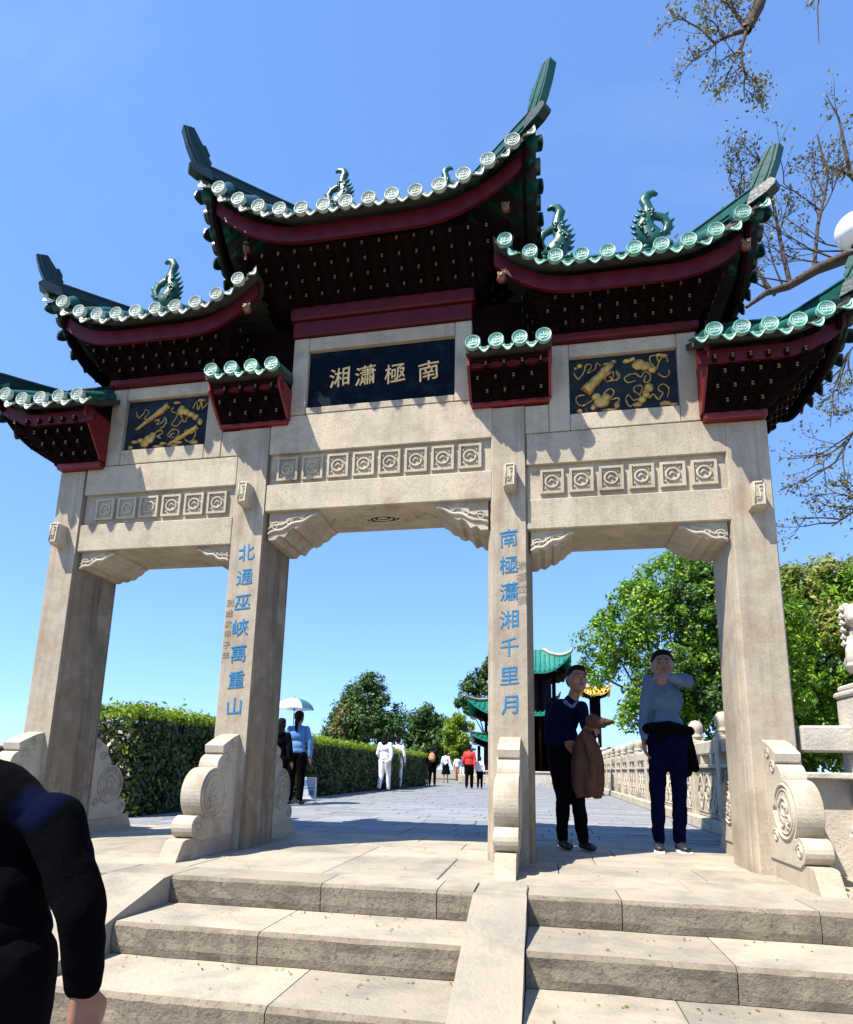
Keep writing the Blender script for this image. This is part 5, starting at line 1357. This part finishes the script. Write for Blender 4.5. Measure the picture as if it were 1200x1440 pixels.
# the coat: gathered in the hand and hanging in folds
cb = Vector(at(824, 1030, .72)); ct = thing('coat', 'brown coat hanging from the hand of the man in navy', 'coat', cb)
wz = .38
V = []; n = 26; rows = 10; bm_ = MB()
zb = at(826, 1120, .72)[2]-cb.z
for j in range(rows+1):
    f = j/rows; z = .02+(zb-.02)*f; wd = .035+.075*min(1, f*3)**.6+.02*f
    if f > .88: wd *= 1-.25*(f-.88)/.12
    for k in range(n):
        g = 2*PI*k/n; fo = 1+.22*math.sin(g*5+f*2)*min(1, f*2)+.10*math.sin(g*9+f*4)
        V.append((math.cos(g)*wd*fo+.0*f, math.sin(g)*(.035+.045*f)*fo, z+.02*math.sin(g*3)*(f > .9)))
bm_.add(V, [(i*n+k, i*n+(k+1) % n, (i+1)*n+(k+1) % n, (i+1)*n+k) for i in range(rows) for k in range(n)], 0, True); bm_.add(V[:n], [tuple(range(n))]); bm_.add(V[-n:], [tuple(range(n))[::-1]])
bm_.build('coat_body', 'brown', ct)
blend('sleeve', [((-.02, -.05, -.02), .03, (.05, -.06, -.26), .035), ((.05, -.06, -.26), .035, (.04, -.05, zb+.10), .03)], [], .012, 'brown', ct, 3, .008, 14)
hb = Vector(at(842, 1016, .70)); blend_t = thing('cap', 'dark brown cap held out by the man in navy', 'cap', hb)
blend('crown', [], [((0, 0, 0), (.115, .085, .05)), ((-.05, 0, .012), (.07, .07, .06))], .008, 'brown', blend_t, 3, .012, 20)
blend('peak', [], [((.075, -.01, .0), (.065, .08, .026), -.1, 'Y')], .007, 'brown', blend_t, 2)
# --- foreground man with his back to us
yb = -3.62; feet = -RH*5
fb = Vector((at(-34, 1100, yb)[0], yb, feet))
def RF(u, v, y, H): q = (Vector(at(u, v, y))-fb)/H; return (q.x, q.y, q.z)
H = 1.93
hz = at(-22, 990, yb)[2]-feet
H = hz/.925
q3 = dict(head=RF(-65, 995, yb, H), neck=RF(-48, 1060, yb, H), chest=RF(-28, 1158, yb, H), waist=RF(-22, 1260, yb, H), pelvis=RF(-28, 1330, yb, H), sl=RF(-125, 1125, yb, H), sr=RF(76, 1154, yb, H),
  er=RF(114, 1280, yb-.01, H), wr=RF(118, 1392, yb+.03, H), el=RF(-150, 1260, yb, H), wl=RF(-150, 1380, yb+.05, H))
dx = q3['pelvis'][0]; q3['hl'] = (dx-.05, 0, q3['pelvis'][2]-.012); q3['hr'] = (dx+.05, 0, q3['pelvis'][2]-.012)
for s, k in (('l', -1), ('r', 1)):
    q3['k'+s] = (dx+k*.055, .02, .285); q3['a'+s] = (dx+k*.055, -.02, .045); q3['t'+s] = (dx+k*.065, .07, .018)
man3, P3_ = person('man in a black and dark blue jacket seen from behind at the left edge', fb, H, 0, q3, 'jacket', 'black', vox=.010, loose=1.14, fine=False, head_turn=PI,
   hands=[lambda p, H: H_(p['wr'], (.10, .0, -1), (-.9, .2, 0), (0, .8, -.1), .108*H, .45), lambda p, H: H_(p['wl'], (0, .1, -1), (.9, .2, 0), (0, .8, 0), .105*H, .45)])
def two_tone(name, base, spots, colour):
    """cloth of one colour with sewn-in areas of another, by place on the garment"""
    m = MT[base].copy(); m.name = name; t = m.node_tree; N = t.nodes; Lk = t.links; bs = N['Principled BSDF']
    old = bs.inputs['Base Color'].links[0].from_socket; tc = N.new('ShaderNodeTexCoord'); prev = old
    for c, r in spots:
        mp = N.new('ShaderNodeMapping'); mp.vector_type = 'POINT'
        mp.inputs['Location'].default_value = (-c[0]/r[0], -c[1]/r[1], -c[2]/r[2]); mp.inputs['Scale'].default_value = (1/r[0], 1/r[1], 1/r[2])
        ln = N.new('ShaderNodeVectorMath'); ln.operation = 'LENGTH'; mr = N.new('ShaderNodeMapRange'); mr.inputs[1].default_value = 1.0; mr.inputs[2].default_value = .72
        mx = N.new('ShaderNodeMix'); mx.data_type = 'RGBA'; mx.inputs[7].default_value = (*colour, 1)
        Lk.new(tc.outputs['Object'], mp.inputs[0]); Lk.new(mp.outputs[0], ln.inputs[0]); Lk.new(ln.outputs['Value'], mr.inputs[0]); Lk.new(mr.outputs[0], mx.inputs[0]); Lk.new(prev, mx.inputs[6]); prev = mx.outputs[2]
    Lk.new(prev, bs.inputs['Base Color']); MT[name] = m; return m
pa = Vector(at(72, 1128, yb))-fb; pb_ = Vector(at(15, 1330, yb))-fb
tt = two_tone('two_tone_jacket', 'jacket', [((pa.x, pa.y, pa.z), (.075, .30, .085)), ((pb_.x, pb_.y-.02, pb_.z), (.10, .30, .035))], (.0008, .0022, .013))
for o in man3.children:
    if o.name.startswith('top'): o.data.materials[0] = tt; roughen(o.data, .004, 14)
# --- people further along the walkway
def at_feet(u, v, yfix=None):
    r = _R*(u-PPX)/FPX+_U*(PPY-v)/FPX+_F; q = CAM+r*(0-CAM[2])/r[2]; return Vector(q)
def walker(label, u, vf, vh, heading, group='people walking on the terrace', **kw):
    f = at_feet(u, vf); f.z = 0; h = at(u, vh, f.y)[2]
    return person(label, f, h, heading, group=group, **kw)[0], f, h
stride = dict(kl=(-.05, -.05, .29), al=(-.05, -.06, .045), tl=(-.055, -.14, .018), kr=(.05, .02, .285), ar=(.05, .10, .06), tr=(.055, .03, .018), wl=(-.13, .06, .52), wr=(.13, -.09, .53))
wm, f, h = walker('woman in sky blue shirt and black trousers with a long ponytail under an umbrella', 414, 1131, 1000, PI+.05, top='sky', bottom='black', hair='ponytail', female=True, loose=1.08,
   pose=dict(er=(.15, -.02, .66), wr=(.10, -.11, .72), el=(-.14, 0, .65)), vox=.012)
# umbrella held by her
uz = at(405, 983, f.y)[2]
um = thing('umbrella', 'open white umbrella with a teal panel held over the woman in sky blue', 'umbrella', (f.x-.14, f.y+.05, 0))
R8 = .40; n = 8; apex = uz+.02
for k in range(n):
    V = []; m_ = 5
    for j in range(m_+1):
        for i in range(4):
            g = 2*PI*(k+i/3)/n; rr_ = R8*math.sin(j/m_*1.35)/math.sin(1.35); sag = .015*math.sin(PI*i/3)*(j/m_); V.append((math.cos(g)*(rr_-sag), math.sin(g)*(rr_-sag), apex-.22*(1-math.cos(j/m_*1.35))/(1-math.cos(1.35))+sag*.3))
    b = MB(); b.add(V, [(j*4+i, j*4+i+1, (j+1)*4+i+1, (j+1)*4+i) for j in range(m_) for i in range(3)], 0, True); b.build('panel', 'umbb' if k in (0, 7) else 'umb', um)
b = MB(); b.tube([(0, 0, apex+.05), (0, 0, apex-.75)], .008, 6)
for k in range(n):
    g = 2*PI*k/n; b.tube([(0, 0, apex-.25), (R8*.55*math.cos(g), R8*.55*math.sin(g), apex-.085)], .003, 4)
b.build('shaft', 'steel', um); MB().tube([(0, 0, apex-.75), (0, 0, apex-.88), (.03, 0, apex-.91)], .014, 7).build('handle', 'hair', um)
walker('dark haired companion half hidden behind the inner left pillar beside the umbrella', 389, 1133, 1010, PI, top='black', bottom='black', hair='long', female=True, vox=.014)
walker('woman all in white walking beside the hedge', 540, 1113, 1031, PI-.2, pose=stride, top='white', bottom='white', hair='long', female=True, loose=1.12, vox=.016)
w1, f1, h1 = walker('person in black carrying a tan backpack', 608, 1105.5, 1050, PI, pose=stride, top='black', bottom='black', vox=.02)
bp = thing('backpack', 'tan backpack worn by the person in black', 'backpack', (f1.x, f1.y-.17, h1*.72)); blend('pack', [], [((0, 0, 0), (.155, .09, .21)), ((0, -.06, -.06), (.12, .06, .11))], .02, 'tan', bp, 3, .008, 9)
walker('person in white shirt and dark skirt walking away', 627, 1101.5, 1056, PI, pose=stride, top='white', bottom='black', skirt=.27, female=True, vox=.022)
walker('adult in red jacket with white patch walking away beside a child', 660, 1109.5, 1047, PI, pose=stride, top='redc', bottom='black', vox=.02, loose=1.15)
walker('child in white top and dark trousers beside the red jacket', 675, 1109.5, 1064, PI, pose=stride, top='white', bottom='black', vox=.018, loose=1.1)
walker('small distant person in pale clothes left of the red jacket', 643, 1098, 1062, PI, top='white', bottom='tan', vox=.03)
walker('small distant person in grey left of the red jacket', 650, 1099, 1063, 0, top='grey', bottom='white', vox=.03)
walker('man in white shirt and khaki trousers standing by the balustrade', 838, 1119, 1022, PI/2+.3, pose=dict(er=(.14, -.05, .66), wr=(.08, -.16, .68), wl=(-.08, -.16, .68)), top='white', bottom='tan', vox=.016, loose=1.1)
g1 = at(559, 1060, 16.8)
person('person in white partly hidden behind the hedge', (g1[0], 16.9, 0), at(559, 1036, 16.8)[2], PI, None, 'white', 'white', vox=.022, group='people walking on the terrace')

# ------------------------------------------------------------------ metres
bpy.context.view_layer.update()
for o in list(SC.objects):
    if o.parent is None and o.type in ('MESH', 'EMPTY'):
        o.location = o.location*WORLD_SCALE; o.scale = o.scale*WORLD_SCALE
bpy.data.scenes.remove(TMP)
for m_ in [m_ for m_ in bpy.data.meshes if m_.users == 0]: bpy.data.meshes.remove(m_)
print('objects', len(SC.objects), 'tris', sum(len(o.data.polygons) for o in SC.objects if o.type == 'MESH')*2)
